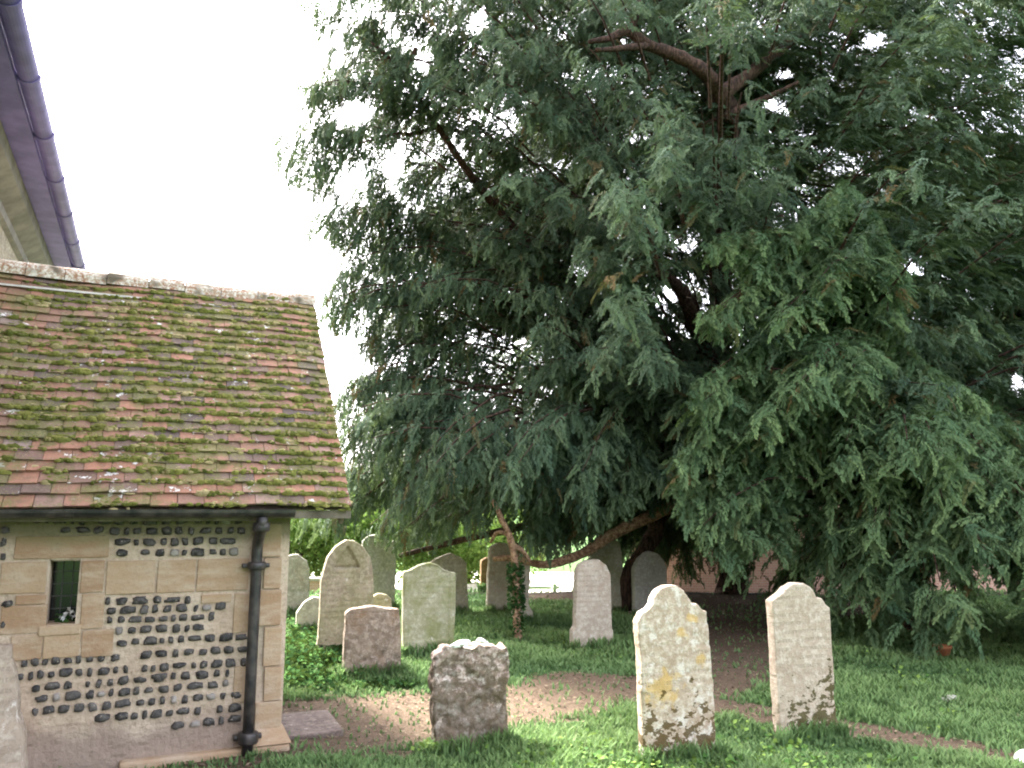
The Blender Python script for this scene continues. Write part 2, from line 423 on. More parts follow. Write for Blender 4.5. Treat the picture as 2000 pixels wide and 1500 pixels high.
MAIN_POLY = [(560, -900), (562, -40), (590, 30), (640, 70), (655, 125), (590, 160), (560, 170), (612, 195), (552, 250), (520, 330), (565, 350), (612, 410), (600, 455), (668, 490), (672, 520), (655, 560), (628, 590), (632, 640), (700, 660), (715, 700), (690, 745), (648, 775), (650, 860), (690, 930), (680, 985), (560, 1012), (545, 1035), (600, 1048), (690, 1050), (790, 1078), (860, 1060), (930, 1040), (960, 1070), (1010, 1080), (1060, 1106), (1125, 1110), (1190, 1115), (1280, 1125), (1320, 1140), (1400, 1140), (1450, 1150), (1700, 1190), (2600, 1250), (2600, -900)]
tips = []; orig = []
N_MAIN = 1050
while len(tips) < N_MAIN:
    az = rng.uniform(0, 2 * math.pi); sn = rng.uniform(-.75, 1); cs = math.sqrt(1 - sn * sn)
    rho = rng.uniform(.32, 1) ** .55
    lob = 1 + .16 * math.sin(3 * az + 4 * sn) + .1 * math.sin(7 * az - 5 * sn + 1)
    p = CC + rho * lob * np.array([8.4 * cs * math.cos(az), 7.0 * cs * math.sin(az), 7.2 * sn])
    if p[2] < 1.3 + .9 * rng.random(): continue
    if p[1] > 17 and rng.random() < .65: continue
    if p[0] > 2.6 and p[1] < 12 and p[2] > 3.5 and rng.random() < .6: continue
    if p[2] > 10.5 and rng.random() < .6: continue
    px, py = project(p[None]);
    if not in_poly(px, py, MAIN_POLY)[0]: continue
    o = np.array([YO[0], YO[1], 0]) * .75 + CC * .25
    o = o + (p - o) * .12; o[2] = max(2.0, p[2] - .28 * np.linalg.norm(p[:2] - o[:2]))
    tips.append(p); orig.append(o)
# low skirts hanging over the graves at the left and middle
for px, py, Yd in [(600, 1030, 11.5), (650, 1035, 12.2), (720, 1040, 12.6), (760, 1060, 13.2), (800, 1050, 12.4), (860, 1030, 11.5), (900, 1020, 10.8), (1040, 1060, 11.4), (1090, 1070, 11.8), (1130, 1040, 11.2), (1050, 1000, 10.4), (1150, 990, 10.6), (1220, 960, 10.2), (1330, 1000, 11.5), (780, 960, 10.4), (700, 900, 11), (840, 930, 9.8), (960, 960, 9.9), (1000, 930, 9.6), (1100, 950, 9.8), (560, 1020, 12), (1370, 1050, 12.5), (830, 1045, 13.8), (1010, 1040, 12.6), (1080, 1030, 12.3)]:
    for _ in range(3):
        p = at(px + rng.normal(0, 20), py + rng.normal(0, 10), Yd + rng.normal(0, .3)); tips.append(p)
        d = CC[:2] - p[:2]; d /= np.linalg.norm(d); orig.append(np.array([p[0] + d[0] * 4, p[1] + d[1] * 4, p[2] + 1.6]))
LOW_POLY = [(-2000, -2000), (3000, -2000), (3000, 1140), (1450, 1140), (1310, 1100), (1280, 995), (1180, 1035), (1120, 1080), (1060, 1085), (1010, 1045), (960, 1060), (930, 1040), (860, 1062), (790, 1080), (690, 1052), (-2000, 1052)]
HOLES = [(1230, 85, 95, 38, 11.6), (1340, 115, 80, 34, 11.6), (1405, 190, 45, 75, 11.6), (1340, 610, 55, 95, 12.5), (1170, 1070, 90, 26, 12.3), (1250, 1020, 70, 24, 12.3), (985, 1030, 26, 60, 11.2), (860, 640, 20, 14, 30),
         (770, 320, 30, 30, 30), (690, 340, 34, 30, 30), (640, 370, 30, 26, 30), (720, 400, 20, 44, 30), (935, 40, 22, 28, 30), (1240, 560, 26, 12, 30), (1300, 840, 46, 34, 30), (1060, 800, 20, 16, 30), (830, 115, 22, 20, 30), (690, 210, 40, 20, 30), (1920, 40, 50, 60, 40), (1960, 130, 60, 30, 40), (1960, 270, 50, 36, 40), (1710, 75, 22, 26, 40), (1820, 85, 36, 26, 40), (1530, 140, 22, 14, 40), (1510, 200, 30, 20, 40), (1640, 215, 36, 18, 40), (1800, 610, 50, 34, 60), (1880, 650, 34, 24, 60), (1700, 510, 34, 18, 60), (1770, 520, 40, 22, 60), (1985, 740, 26, 32, 60), (1480, 290, 36, 14, 40), (920, 1090, 26, 50, 30)]
for px, py, Yd in [(575, 10, 11), (600, 60, 11.2), (640, 110, 11.5), (590, 165, 11), (575, 185, 11.3), (620, 215, 11.5), (560, 255, 11), (545, 290, 11.2), (535, 325, 10.8), (580, 330, 11.4), (600, 370, 11.5), (620, 420, 11.6), (612, 445, 11.2), (660, 480, 11.8), (668, 515, 11.5), (655, 555, 11.2), (640, 590, 11.2), (635, 620, 11.4), (680, 650, 11.8), (700, 670, 11.6), (700, 735, 11.4), (665, 775, 11.2), (655, 820, 11), (660, 860, 11), (690, 920, 11.2), (640, 250, 12), (680, 120, 11.8), (700, 40, 11.6), (740, 480, 12), (760, 600, 12), (800, 560, 11), (700, 820, 10.6), (740, 860, 10.4), (1150, 300, 10), (1040, 220, 10), (930, 160, 10.4), (860, 60, 10.8)]:
    for _ in range(3):
        p = at(px + rng.normal(0, 12), py + rng.normal(0, 12), Yd + rng.normal(0, .35)); tips.append(p)
        d = CC[:2] - p[:2]; d /= np.linalg.norm(d); orig.append(np.array([p[0] + d[0] * 4, p[1] + d[1] * 4, p[2] - .2 + .8 * rng.random()]))
for _ in range(420):
    px, py = rng.uniform(1000, 2120), rng.uniform(-120, 800)
    if px > 1700 and py < 250 and rng.random() < .35: continue
    p = at(px, py, rng.uniform(12.2, 15.5)); tips.append(p)
    a = rng.uniform(0, 2 * math.pi); orig.append(p + np.array([4 * math.cos(a), 3 + 2 * math.sin(a), .6 + rng.random()]))
for _ in range(130):   # dark mass behind the near yew, and the top of the frame
    p = at(rng.uniform(1680, 2150), rng.uniform(300, 950), rng.uniform(13, 16)); tips.append(p); orig.append(p + np.array([rng.uniform(-3, 1), 3.0, 1.2]))
    p = at(rng.uniform(620, 1900), rng.uniform(-140, 140), rng.uniform(10.5, 14)); tips.append(p); orig.append(p + np.array([rng.uniform(-1, 3), 3.0, -.3 + rng.random()]))
for _ in range(46):
    p = at(rng.uniform(1170, 1400), rng.uniform(760, 980), rng.uniform(12.8, 15)); tips.append(p); orig.append(p + np.array([rng.uniform(-1, 2), 2.5, 1.4]))
for _ in range(26):
    p = at(rng.uniform(1370, 1500), rng.uniform(290, 430), rng.uniform(11.2, 12.4)); tips.append(p); orig.append(p + np.array([rng.uniform(-1, 1), 2.4, .5]))
for _ in range(34):
    p = at(rng.uniform(1700, 2050), rng.uniform(-60, 300), rng.uniform(11.5, 14.5)); tips.append(p); orig.append(p + np.array([rng.uniform(-2, 0), 2.4, .2]))
for _ in range(60):
    p = at(rng.uniform(1030, 1300), rng.uniform(960, 1105), rng.uniform(14.4, 17)); tips.append(p); orig.append(p + np.array([rng.uniform(0, 2), -.3, 1.8]))
for _ in range(30):
    p = at(rng.uniform(1930, 2140), rng.uniform(640, 900), rng.uniform(12, 15)); tips.append(p); orig.append(p + np.array([rng.uniform(-3, 1), 2.0, 1.2]))
for _ in range(46):   # leaves hanging low behind the near yew and round the trunk
    p = at(rng.uniform(1290, 1460), rng.uniform(985, 1115), rng.uniform(14.2, 16.2)); tips.append(p)
    orig.append(p + np.array([rng.uniform(-1, 2), rng.uniform(0, 1), 2.2]))
hang_fn = lambda p: float(np.clip(.62 - .05 * (p[0] + 4) + .02 * (p[2] - 4), .12, .75))
cx_, cy_ = np.mean(MAIN_POLY[:20], 0)
WIDE_POLY = [(x - 16, y) if x < 720 and y < 1000 else (x, y) for x, y in MAIN_POLY]
bs, dr, up, sz, tone, twigs = make_crown(tips, orig, 60, .32, hang_fn, WIDE_POLY, HOLES, keep=lambda b_, px, py: in_poly(px, py, LOW_POLY) | (b_[:, 1] > 13.9))
V, Qd, A = sprays(YEW_T, bs, dr, up, sz, tone)
link('crown', np_mesh('crown', V - YO, Qd, A), M['yew_dark'], yew)
print('main sprays', len(bs), 'quads', len(Qd))

mb = MB()   # trunk with flutes
tp = [(0, 0, -.15), (0, 0, .1), (.03, .02, .5), (.05, .03, 1.2), (-.05, -.1, 2.4), (-.2, -.3, 3.8), (-.15, -.5, 5.4), (-.3, -.6, 7.2), (-.3, -.5, 9), (-.2, -.4, 11)]
mb.tube(spline(tp, 5), np.interp(np.linspace(0, 1, 46), [0, .08, .2, .5, 1], [.46, .34, .28, .24, .05]), 18, lump=.25)
mb.build('trunk', M['bark'], yew, True)

def limb(pts, r0, r1, mat='bark', parent=yew, origin=YO, lump=.18, name='limb'):
    sp = spline([np.array(p) - origin for p in pts], 6)
    m = MB(); m.tube(sp, np.linspace(r0, r1, len(sp)), 12, lump=lump); return m.build(name, M[mat], parent, True)

T = lambda z: np.array([YO[0] - .15, YO[1] - .3, z])
limb([T(4.3), at(1425, 260, 12.6), at(1412, 200, 11.8), at(1385, 150, 11.3), at(1330, 112, 11), at(1270, 90, 10.8), at(1225, 62, 10.7), at(1190, 75, 10.6), at(1150, 82, 10.5)], .16, .035)
limb([at(1270, 90, 10.8), at(1235, 92, 10.6), at(1200, 96, 10.4), at(1165, 98, 10.2)], .06, .03)
limb([at(1225, 62, 10.7), at(1242, 30, 10.9), at(1250, -40, 11.2)], .07, .04)
limb([at(1400, 190, 11.6), at(1470, 140, 11.9), at(1560, 70, 12.4), at(1640, 30, 13)], .13, .05)
limb([at(1405, 230, 11.9), at(1500, 190, 11.8), at(1560, 160, 11.6)], .07, .025)
limb([T(5), at(1440, 270, 12.5), at(1360, 245, 12.1), at(1280, 225, 11.7)], .07, .025)
limb([T(2.6), at(1380, 690, 13.6), at(1355, 620, 12.9), at(1325, 560, 12.4), at(1270, 530, 11.9)], .22, .07)
limb([T(2.8), at(1000, 440, 13), at(860, 255, 11.8), at(790, 150, 11.4), at(740, 95, 11.2), at(700, 70, 11.3)], .08, .01)
limb([at(790, 150, 11.4), at(805, 115, 11.2), at(812, 92, 11.1)], .05, .03)
limb([T(4), at(960, 300, 12.8), at(800, 262, 11.6), at(700, 280, 11.2)], .07, .01)
# the low sinuous bare limb above the graves, its end and the dark stem behind it
limb([T(1.9) + np.array([-.6, -.5, 0]), at(1330, 982, 12.6), at(1262, 1012, 12.2), at(1190, 1047, 12.0), at(1150, 1074, 11.9), at(1110, 1092, 11.85), at(1070, 1102, 11.8), at(1040, 1100, 11.8), at(1005, 1090, 11.8), at(965, 1092, 12.0)], .105, .04, 'bark_red')
limb([T(2.3), at(1296, 1000, 13.4), at(1280, 1040, 13.2), at(1255, 1085, 13.1), at(1228, 1120, 13.2), at(1222, 1190, 13.3)], .15, .11)
limb([at(1262, 780, 13), at(1280, 840, 12.9), at(1290, 900, 12.8)], .05, .08)
limb([T(3), at(1100, 1000, 12.8), at(900, 1055, 13.2), at(780, 1085, 13.5)], .085, .035)
mb = MB()
def in_hole(B, mid, Pt):
    px, py = project(np.array([B, mid, Pt, (B + mid) / 2, (mid + Pt) / 2]))
    if not in_poly(px, py, MAIN_POLY).all(): return True
    return any(ymax > 25 and ((((px - hx) / (hr * 1.2)) ** 2 + ((py - hy) / (hs * 1.2)) ** 2) < 1).any() for hx, hy, hr, hs, ymax in HOLES)
for (B, mid, Pt) in twigs:
    if in_hole(B, mid, Pt) and rng.random() < .85: continue
    q = [tuple((1 - t) ** 2 * B + 2 * t * (1 - t) * mid + t * t * Pt - YO) for t in (0, .33, .66, .95)]
    mb.tube(q, [.022, .016, .011, .005], 4, caps=False)
for k in range(0, len(tips), 9):
    o = np.array([YO[0] - .2, YO[1] - .3, max(2, orig[k][2] - .6)])
    q, _ = bough_points(o, twigs[k][0], .5, 6)
    if in_hole(q[2], q[3], q[5]) or orig[k][2] > 5: continue
    mb.tube([tuple(x - YO) for x in q], list(np.linspace(.07, .022, 6)), 6, caps=False)
mb.build('branches', M['bark'], yew, True)

# ------------------------------------------------------------------ second, paler yew in front at the right
y2 = np.array([5.6, 11.4, 0.0])
yew2 = empty('yew_tree', tuple(y2)); tag(yew2, 'paler cone-shaped yew in front at the right, boughs sweeping down to the grass', 'tree', 'yew trees in the churchyard')
POLY2 = [(1630, 355), (1655, 340), (1745, 470), (1790, 560), (1760, 600), (1800, 700), (1900, 760), (2000, 840), (2600, 1000), (2600, 1320), (2000, 1296), (1900, 1330), (1830, 1318), (1740, 1335), (1650, 1320), (1600, 1240), (1510, 1190), (1450, 1150), (1405, 1090), (1330, 1010), (1310, 930), (1350, 850), (1345, 760), (1440, 690), (1370, 640), (1375, 610), (1470, 560), (1375, 500), (1372, 460), (1560, 440)]
tips = []; orig = []
while len(tips) < 520:
    z = rng.uniform(.2, 6.3); rad = 3.75 * (1 - (z / 6.9)) ** .75
    az = rng.uniform(0, 2 * math.pi)
    if math.sin(az) > .3 and rng.random() < .5: continue
    r = rad * rng.uniform(.45, 1) ** .6 * (1 + .18 * math.sin(4 * az + 2 * z))
    p = y2 + np.array([r * math.cos(az), r * math.sin(az), z])
    px, py = project(p[None])
    if not in_poly(px, py, POLY2)[0]: continue
    tips.append(p); orig.append(y2 + np.array([.1 * math.cos(az), .1 * math.sin(az), z + .36 * r]))
for px, py, Yd in [(1640, 358, 10.6), (1630, 400, 10.2), (1600, 420, 10), (1560, 445, 9.8), (1480, 470, 9.6), (1400, 470, 9.4), (1390, 490, 9.3), (1440, 500, 9.5), (1480, 540, 9.7), (1380, 610, 9.3), (1385, 625, 9.2), (1420, 600, 9.5), (1450, 670, 9.6), (1350, 765, 9.4), (1360, 800, 9.2), (1325, 880, 9.4), (1318, 930, 9.2), (1330, 1000, 9.4), (1370, 1050, 9.3), (1410, 1085, 9.2), (1700, 470, 10.3), (1740, 520, 10.2), (1520, 620, 9), (1600, 560, 9.2), (1560, 760, 8.8), (1660, 720, 8.9), (1480, 830, 8.9), (1760, 860, 8.6), (1850, 900, 8.6), (1950, 950, 8.6)]:
    for _ in range(2):
        p = at(px + rng.normal(0, 8), py + rng.normal(0, 8), Yd + rng.normal(0, .2)); tips.append(p)
        d = y2 - p; d[2] = 0; rr_ = np.linalg.norm(d); orig.append(p + d / rr_ * min(rr_, 2.6) + np.array([0, 0, .4]))
HOLES2 = [(1905, 1280, 60, 20, 9), (1880, 1165, 30, 16, 30), (1830, 1130, 34, 24, 30), (1700, 930, 10, 10, 30)]
POLY2W = [(x - 14, y) if x < 1600 else (x, y) for x, y in POLY2]
bs, dr, up, sz, tone, twigs = make_crown(tips, orig, 74, .32, .06, POLY2W, HOLES2)
tone[:, 1] = np.clip(tone[:, 1] * 1.25, 0, 1)
V, Qd, A = sprays(YEW_T, bs, dr, up, sz, tone)
link('crown', np_mesh('crown', V - y2, Qd, A), M['yew_light'], yew2)
print('second sprays', len(bs))
mb = MB(); mb.tube(spline([(0, 0, -.1), (.02, 0, .5), (-.05, .03, 2), (-.1, 0, 4), (-.4, -.3, 6)], 5), np.linspace(.24, .03, 21), 12, lump=.25); mb.build('trunk', M['bark'], yew2, True)
mb = MB()
for (B, mid, Pt), o in zip(twigs, orig):
    hpx, hpy = project(np.array([B, mid, Pt, (o + B) / 2, o])); cut = not in_poly(hpx, hpy, [(x - 12 if x > 1600 and y < 1100 else x, y + (14 if x > 1600 and y < 1100 else 0)) for x, y in POLY2]).all()
    if cut: continue
    q = [tuple((1 - t) ** 2 * B + 2 * t * (1 - t) * mid + t * t * Pt - y2) for t in (0, .33, .66, .95)]
    mb.tube(q, [.018, .014, .01, .005], 4, caps=False)
    mb.tube([tuple(o - y2), tuple((o + B) / 2 - y2 + np.array([0, 0, .05])), q[0]], [.03, .024, .018], 5, caps=False)
mb.build('branches', M['bark'], yew2, True)

# ------------------------------------------------------------------ ivy-clad stem before the graves
ip = G(1012, 1246); ivy = empty('ivy_clad_stem', tuple(ip)); Yi = ip[1]
tag(ivy, 'thin red-barked stem wrapped in ivy, standing in front of a grey headstone', 'tree')
stem = [np.array([ip[0], ip[1], -.1]), at(1010, 1200, Yi), at(1008, 1130, Yi), at(1004, 1085, Yi - .05), at(994, 1045, Yi - .1), at(980, 1015, Yi - .1), at(962, 975, Yi)]
sp = spline([p - ip for p in stem], 5); mb = MB(); mb.tube(sp, np.linspace(.055, .035, len(sp)), 10, lump=.35); mb.build('stem', M['bark_red'], ivy, True)
mb = MB(); fork = spline([p - ip for p in (at(1000, 1065, Yi), at(1020, 1075, Yi + .05), at(1035, 1095, Yi + .1))], 4); mb.tube(fork, np.linspace(.04, .025, len(fork)), 8, lump=.3)
fork = spline([p - ip for p in (at(994, 1045, Yi), at(972, 1040, Yi + .2), at(958, 1060, Yi + .3))], 4); mb.tube(fork, np.linspace(.035, .02, len(fork)), 8, lump=.3)
mb.build('side_branch', M['bark_red'], ivy, True)
def leaf_cards(cent, size, nrm_up=.4, fold=.25, tone_fn=None, pointed=.5):
    """single leaves as kite quads around given centres"""
    n = len(cent); d = rng.normal(0, 1, (n, 3)); d[:, 2] *= .6; d /= np.linalg.norm(d, axis=1, keepdims=True)
    u = rng.normal(0, .5, (n, 3)); u[:, 2] += nrm_up; s = np.cross(u, d); s /= np.maximum(np.linalg.norm(s, axis=1, keepdims=True), 1e-6)
    sz = (size * rng.uniform(.6, 1.3, n))[:, None]
    up = np.cross(d, s)
    V = np.stack([cent - d * sz * .5, cent - d * sz * .08 + s * sz * .42 + up * sz * fold * .5, cent + d * sz * .55, cent - d * sz * .08 - s * sz * .42 + up * sz * fold * .5], 1).reshape(-1, 3)
    A = np.repeat(np.column_stack([rng.random(n), np.clip(rng.normal(.35, .35, n), 0, 1), rng.random(n) * .85]), 4, 0)
    return V, np.arange(4 * n, dtype=np.int32).reshape(-1, 4), A
zz = np.concatenate([rng.uniform(.05, .95, 420), rng.uniform(.35, .92, 300)]); ang = rng.uniform(0, 2 * math.pi, len(zz)); rr = .05 + .07 * rng.random(len(zz)) * (1 - .3 * np.abs(zz - .6))
sx = np.interp(zz, [p[2] for p in sp], [p[0] for p in sp]); sy = np.interp(zz, [p[2] for p in sp], [p[1] for p in sp])
V, Qd, A = leaf_cards(np.column_stack([sx + rr * np.cos(ang), sy + rr * np.sin(ang), zz]), .055)
tag(link('ivy', np_mesh('ivy', V, Qd, A), M['ivy_leaf'], ivy), kind='stuff')


# ------------------------------------------------------------------ gravestones
TUFTS = []
def evaluated(o):
    bpy.context.view_layer.update()
    return bpy.data.meshes.new_from_object(o.evaluated_get(bpy.context.evaluated_depsgraph_get()))

def gravestone(label, outline, bx, by, yaw_deg, thick, mat, voxel=.016, amp=.006, pits=.0, carve=None, group='gravestones in the churchyard', sink=.2, name='gravestone', lean=0.0):
    yaw = math.radians(yaw_deg); o = G(bx, by); e = np.array([math.cos(yaw), math.sin(yaw), 0]); nr = np.array([math.sin(yaw), -math.cos(yaw), 0])
    eye = np.array([0, 0, EYE]); loc = []
    for px, py in outline:
        r = ray(px, py); t = ((o - eye) @ nr) / (r @ nr); P = eye + t * r - o; loc.append((P @ e, P[2]))
    loc[0] = (loc[0][0], -sink); loc[-1] = (loc[-1][0], -sink)
    bm = bmesh.new(); fv = [bm.verts.new((x, 0, z)) for x, z in loc]; f = bm.faces.new(fv)
    g = bmesh.ops.extrude_face_region(bm, geom=[f]); bmesh.ops.translate(bm, verts=[v for v in g['geom'] if isinstance(v, bmesh.types.BMVert)], vec=(0, thick, 0))
    bmesh.ops.recalc_face_normals(bm, faces=bm.faces[:])
    me = bpy.data.meshes.new('tmp'); bm.to_mesh(me); bm.free()
    t = bpy.data.objects.new('tmp', me); COL.objects.link(t)
    m = t.modifiers.new('r', 'REMESH'); m.mode = 'VOXEL'; m.voxel_size = voxel
    m2 = t.modifiers.new('s', 'SMOOTH'); m2.factor = .5; m2.iterations = 2
    me2 = evaluated(t); bpy.data.objects.remove(t)
    sd_ = Vector((bx * .013, by * .017, 3.3))
    n = len(me2.vertices); co = np.empty(n * 3); me2.vertices.foreach_get('co', co); co = co.reshape(-1, 3)
    no = np.empty(n * 3); me2.vertex_normals.foreach_get('vector', no); no = no.reshape(-1, 3)
    for i in range(n):
        p = Vector(co[i]); q = p + sd_
        h = noise.noise(q * 4) * .8 + noise.noise(q * 11) * .6 + noise.noise(q * 27) * .4
        d = amp * h
        if pits:
            w = noise.noise(q * 9) + .6 * noise.noise(q * 21); d -= pits * max(0, w) ** 1.0; d += pits * .5 * max(0, noise.noise(q * 15 + Vector((9, 1, 4))))
        if carve and p.y < thick * .4: d -= carve(p.x, p.z)
        co[i] += no[i] * d
    TUFTS.append((o, e, nr, min(x for x, z in loc), max(x for x, z in loc)))
    if lean: co[:, 1] += lean * co[:, 2]
    me2.vertices.foreach_set('co', co.ravel()); me2.name = name
    for k in list(me2.materials): me2.materials.clear(); break
    ob = link(name, me2, mat, smooth=True); ob.location = (o[0], o[1], gz(o[0], o[1])); ob.rotation_euler = (0, 0, yaw)
    return tag(ob, label, 'gravestone', group)

CREAM, CDARK, CPALE = (.44, .35, .26), (.35, .265, .19), (.58, .50, .405)
GREY = None
st_front = stone('lichened cream stone', CREAM, CDARK, CPALE, .75, moss=.9, moss_h=.27, orange=[(-.1, .46, .14), (.13, .9, .05), (.19, .62, .05), (.05, .80, .045)], seed=1.0, moss_col=(.085, .055, .015))
gravestone('tall cream headstone with orange lichen and scooped shoulders, nearest the camera',
    [(1259, 1494), (1252, 1287), (1246, 1216), (1256, 1197), (1270, 1190), (1276, 1182), (1278, 1168), (1288, 1152), (1303, 1145), (1323, 1144), (1337, 1154), (1348, 1171), (1353, 1182), (1362, 1179), (1371, 1191), (1381, 1195), (1391, 1293), (1397, 1393), (1401, 1490)], 1328, 1490, 20, .085, st_front, .011, .005, .006)
st_right = stone('pale cream stone', (.44, .36, .27), (.36, .285, .21), (.54, .47, .375), .12, moss=.92, moss_h=.24, moss_x=-.6, seed=4.0, moss_col=(.07, .06, .018))
gravestone('cream headstone with a mossy patch at its foot, right-hand one of the near pair',
    [(1526, 1450), (1516, 1300), (1508, 1178), (1517, 1171), (1528, 1164), (1537, 1152), (1554, 1142), (1573, 1144), (1587, 1153), (1595, 1171), (1607, 1172), (1613, 1183), (1621, 1191), (1629, 1313), (1634, 1393), (1636, 1446)], 1580, 1448, 20, .085, st_right, .011, .004, .003,
    carve=lambda x, z: .012 * max(0, noise.noise(Vector((x * 17, z * 17, 2))) + .25) if z + .0 < .26 + .25 * x else 0)
st_rough = stone('crusty pitted stone', (.36, .275, .225), (.16, .115, .085), (.55, .465, .41), .6, moss=.6, moss_h=.6, seed=7.0, moss_col=(.07, .055, .03))
gravestone('short square crumbling headstone, pitted and lichen-crusted, white patches on its broken top',
    [(853, 1470), (849, 1400), (847, 1340), (850, 1277), (864, 1272), (873, 1262), (888, 1264), (904, 1254), (914, 1262), (926, 1268), (936, 1257), (950, 1262), (963, 1258), (980, 1266), (993, 1259), (996, 1300), (990, 1350), (993, 1400), (988, 1462)], 920, 1466, 20, .15, st_rough, .011, .013, .036)
st_brown = stone('brown sandstone', (.30, .23, .175), (.16, .12, .09), (.40, .33, .265), .15, moss=.35, moss_h=.15, seed=11.0, rust=.5)
gravestone('low square dark brown headstone with a worn top, in front of the pointed one',
    [(671, 1326), (672, 1260), (676, 1198), (686, 1190), (705, 1187), (727, 1183), (753, 1187), (781, 1189), (784, 1250), (783, 1322)], 727, 1322, 20, .12, st_brown, .014, .008, .008)
st_goth = stone('ochre grey stone', (.34, .285, .20), (.23, .19, .13), (.43, .375, .275), .1, moss=.7, moss_h=.06, seed=13.0, green=.35)
def goth_carve(x, z):
    u = x + .02; v = z - 1.0
    tri = v > -.0 and v < .2 and abs(u) < .125 * (1 - v / .21)
    slot = -.035 < v < -.01 and abs(u) < .13
    return .05 if slot else (.03 if tri else 0)
gravestone('tall pointed-arch headstone with a carved triangle near its tip, broad foot',
    [(612, 1288), (622, 1245), (625, 1190), (628, 1133), (640, 1091), (656, 1070), (676, 1057), (692, 1058), (710, 1070), (723, 1089), (729, 1113), (731, 1187), (733, 1240), (742, 1290)], 676, 1288, 20, .13, st_goth, .014, .004, .002, goth_carve)
st_tall = stone('grey slate stone', (.31, .305, .26), (.21, .205, .175), (.41, .40, .34), .06, seed=17.0, green=.3)
gravestone('tall dark grey headstone rising behind the pointed one, dome and square shoulder',
    [(706, 1195), (709, 1053), (716, 1046), (724, 1042), (740, 1040), (751, 1045), (759, 1054), (776, 1053), (774, 1100), (771, 1195)], 740, 1192, 20, .12, st_tall, .02, .004)
st_green = stone('greenish algae stone', (.38, .365, .25), (.28, .265, .17), (.47, .45, .34), .06, moss=.2, moss_h=.05, seed=19.0, green=.75)
def panel(x, z): return .010 if abs(x) < .235 and .15 < z < .90 + .10 * math.cos(min(1.5, abs(x) * 8)) else 0
gravestone('greenish headstone with an ogee top and raised border, right of the square brown one',
    [(787, 1280), (787, 1200), (788, 1118), (800, 1116), (810, 1110), (823, 1104), (841, 1100), (855, 1104), (868, 1114), (880, 1118), (891, 1120), (890, 1190), (886, 1282)], 837, 1280, 18, .11, st_green, .014, .003, carve=panel)
st_b8 = stone('green-tinged grey stone', (.34, .31, .24), (.23, .21, .155), (.43, .40, .31), .06, seed=23.0, green=.35)  # mid grey with a green tinge
gravestone('grey headstone with a low peaked top, half hidden behind the greenish one',
    [(838, 1205), (838, 1102), (850, 1093), (862, 1087), (881, 1080), (900, 1088), (912, 1100), (914, 1150), (916, 1205)], 880, 1204, 18, .11, st_b8, .02, .004)
st_far = stone('grey banded stone', (.35, .33, .27), (.24, .225, .18), (.44, .42, .35), .06, seed=29.0, rust=.3)
gravestone('grey headstone with a small dome and round shoulders, farthest left beside the church corner',
    [(538, 1208), (540, 1104), (549, 1098), (557, 1090), (569, 1084), (583, 1083), (592, 1091), (600, 1096), (605, 1112), (605, 1160), (604, 1206)], 575, 1206, 20, .12, st_far, .02, .004, carve=lambda x, z: .01 if abs(z - .37) < .02 else 0)
gravestone('small tilted headstone with a sloping shoulder, low beside the pointed one',
    [(576, 1238), (580, 1195), (593, 1176), (602, 1169), (613, 1164), (630, 1166), (640, 1200), (640, 1240)], 605, 1237, 20, .12, st_far, .016, .004)
gravestone('little rounded headstone peeping over the square brown one',
    [(724, 1255), (725, 1178), (730, 1168), (739, 1163), (755, 1165), (766, 1174), (768, 1255)], 746, 1254, 20, .1, st_goth, .018, .004)
st_ivy = stone('brownish grey stone', (.44, .39, .315), (.33, .285, .225), (.52, .47, .39), .08, seed=31.0, rust=.35)
gravestone('grey headstone with a rounded top directly behind the ivy-clad stem',
    [(951, 1202), (954, 1120), (957, 1074), (962, 1065), (972, 1059), (988, 1059), (1000, 1066), (1008, 1082), (1009, 1202)], 980, 1200, 18, .12, st_ivy, .02, .004)
gravestone('narrow headstone with a flared foot, leaning just right of the ivy-clad stem',
    [(1002, 1222), (1004, 1092), (1014, 1082), (1030, 1084), (1037, 1104), (1035, 1150), (1033, 1180), (1042, 1198), (1047, 1221)], 1022, 1221, 18, .11, st_ivy, .018, .005)
st_or = stone('orange sandstone', (.36, .21, .095), (.22, .14, .07), (.42, .30, .17), .05, seed=37.0)
gravestone('orange-tinted headstone edge showing left of the one behind the ivy',
    [(938, 1170), (940, 1106), (950, 1100), (968, 1102), (968, 1170)], 952, 1168, 15, .12, st_or, .02, .004)
st_mid = stone('bright buff stone', (.46, .39, .305), (.36, .295, .225), (.53, .48, .39), .2, seed=41.0, rust=.25)
gravestone('pale round-topped headstone standing alone before the low curved limb',
    [(1119, 1268), (1119, 1228), (1124, 1222), (1126, 1155), (1127, 1114), (1133, 1100), (1148, 1091), (1170, 1090), (1185, 1101), (1193, 1119), (1195, 1180), (1195, 1224), (1198, 1230), (1198, 1266)], 1158, 1266, 18, .12, st_mid, .014, .004, .003)
st_dk = stone('mossy grey stone', (.42, .395, .29), (.31, .29, .205), (.50, .47, .37), .08, seed=43.0, green=.5)
gravestone('tall mossy grey headstone behind the pale round-topped one',
    [(1153, 1200), (1153, 1086), (1170, 1067), (1188, 1054), (1203, 1053), (1213, 1064), (1218, 1116), (1219, 1200)], 1188, 1198, 18, .12, st_dk, .02, .004)
st_pg = stone('pale grey stone', (.43, .41, .35), (.33, .31, .265), (.52, .50, .43), .08, seed=47.0)
gravestone('grey headstone with a blunt peak, farthest right under the yew',
    [(1239, 1204), (1239, 1107), (1249, 1088), (1260, 1078), (1270, 1074), (1285, 1079), (1297, 1092), (1303, 1106), (1303, 1203)], 1271, 1203, 18, .12, st_pg, .02, .004)
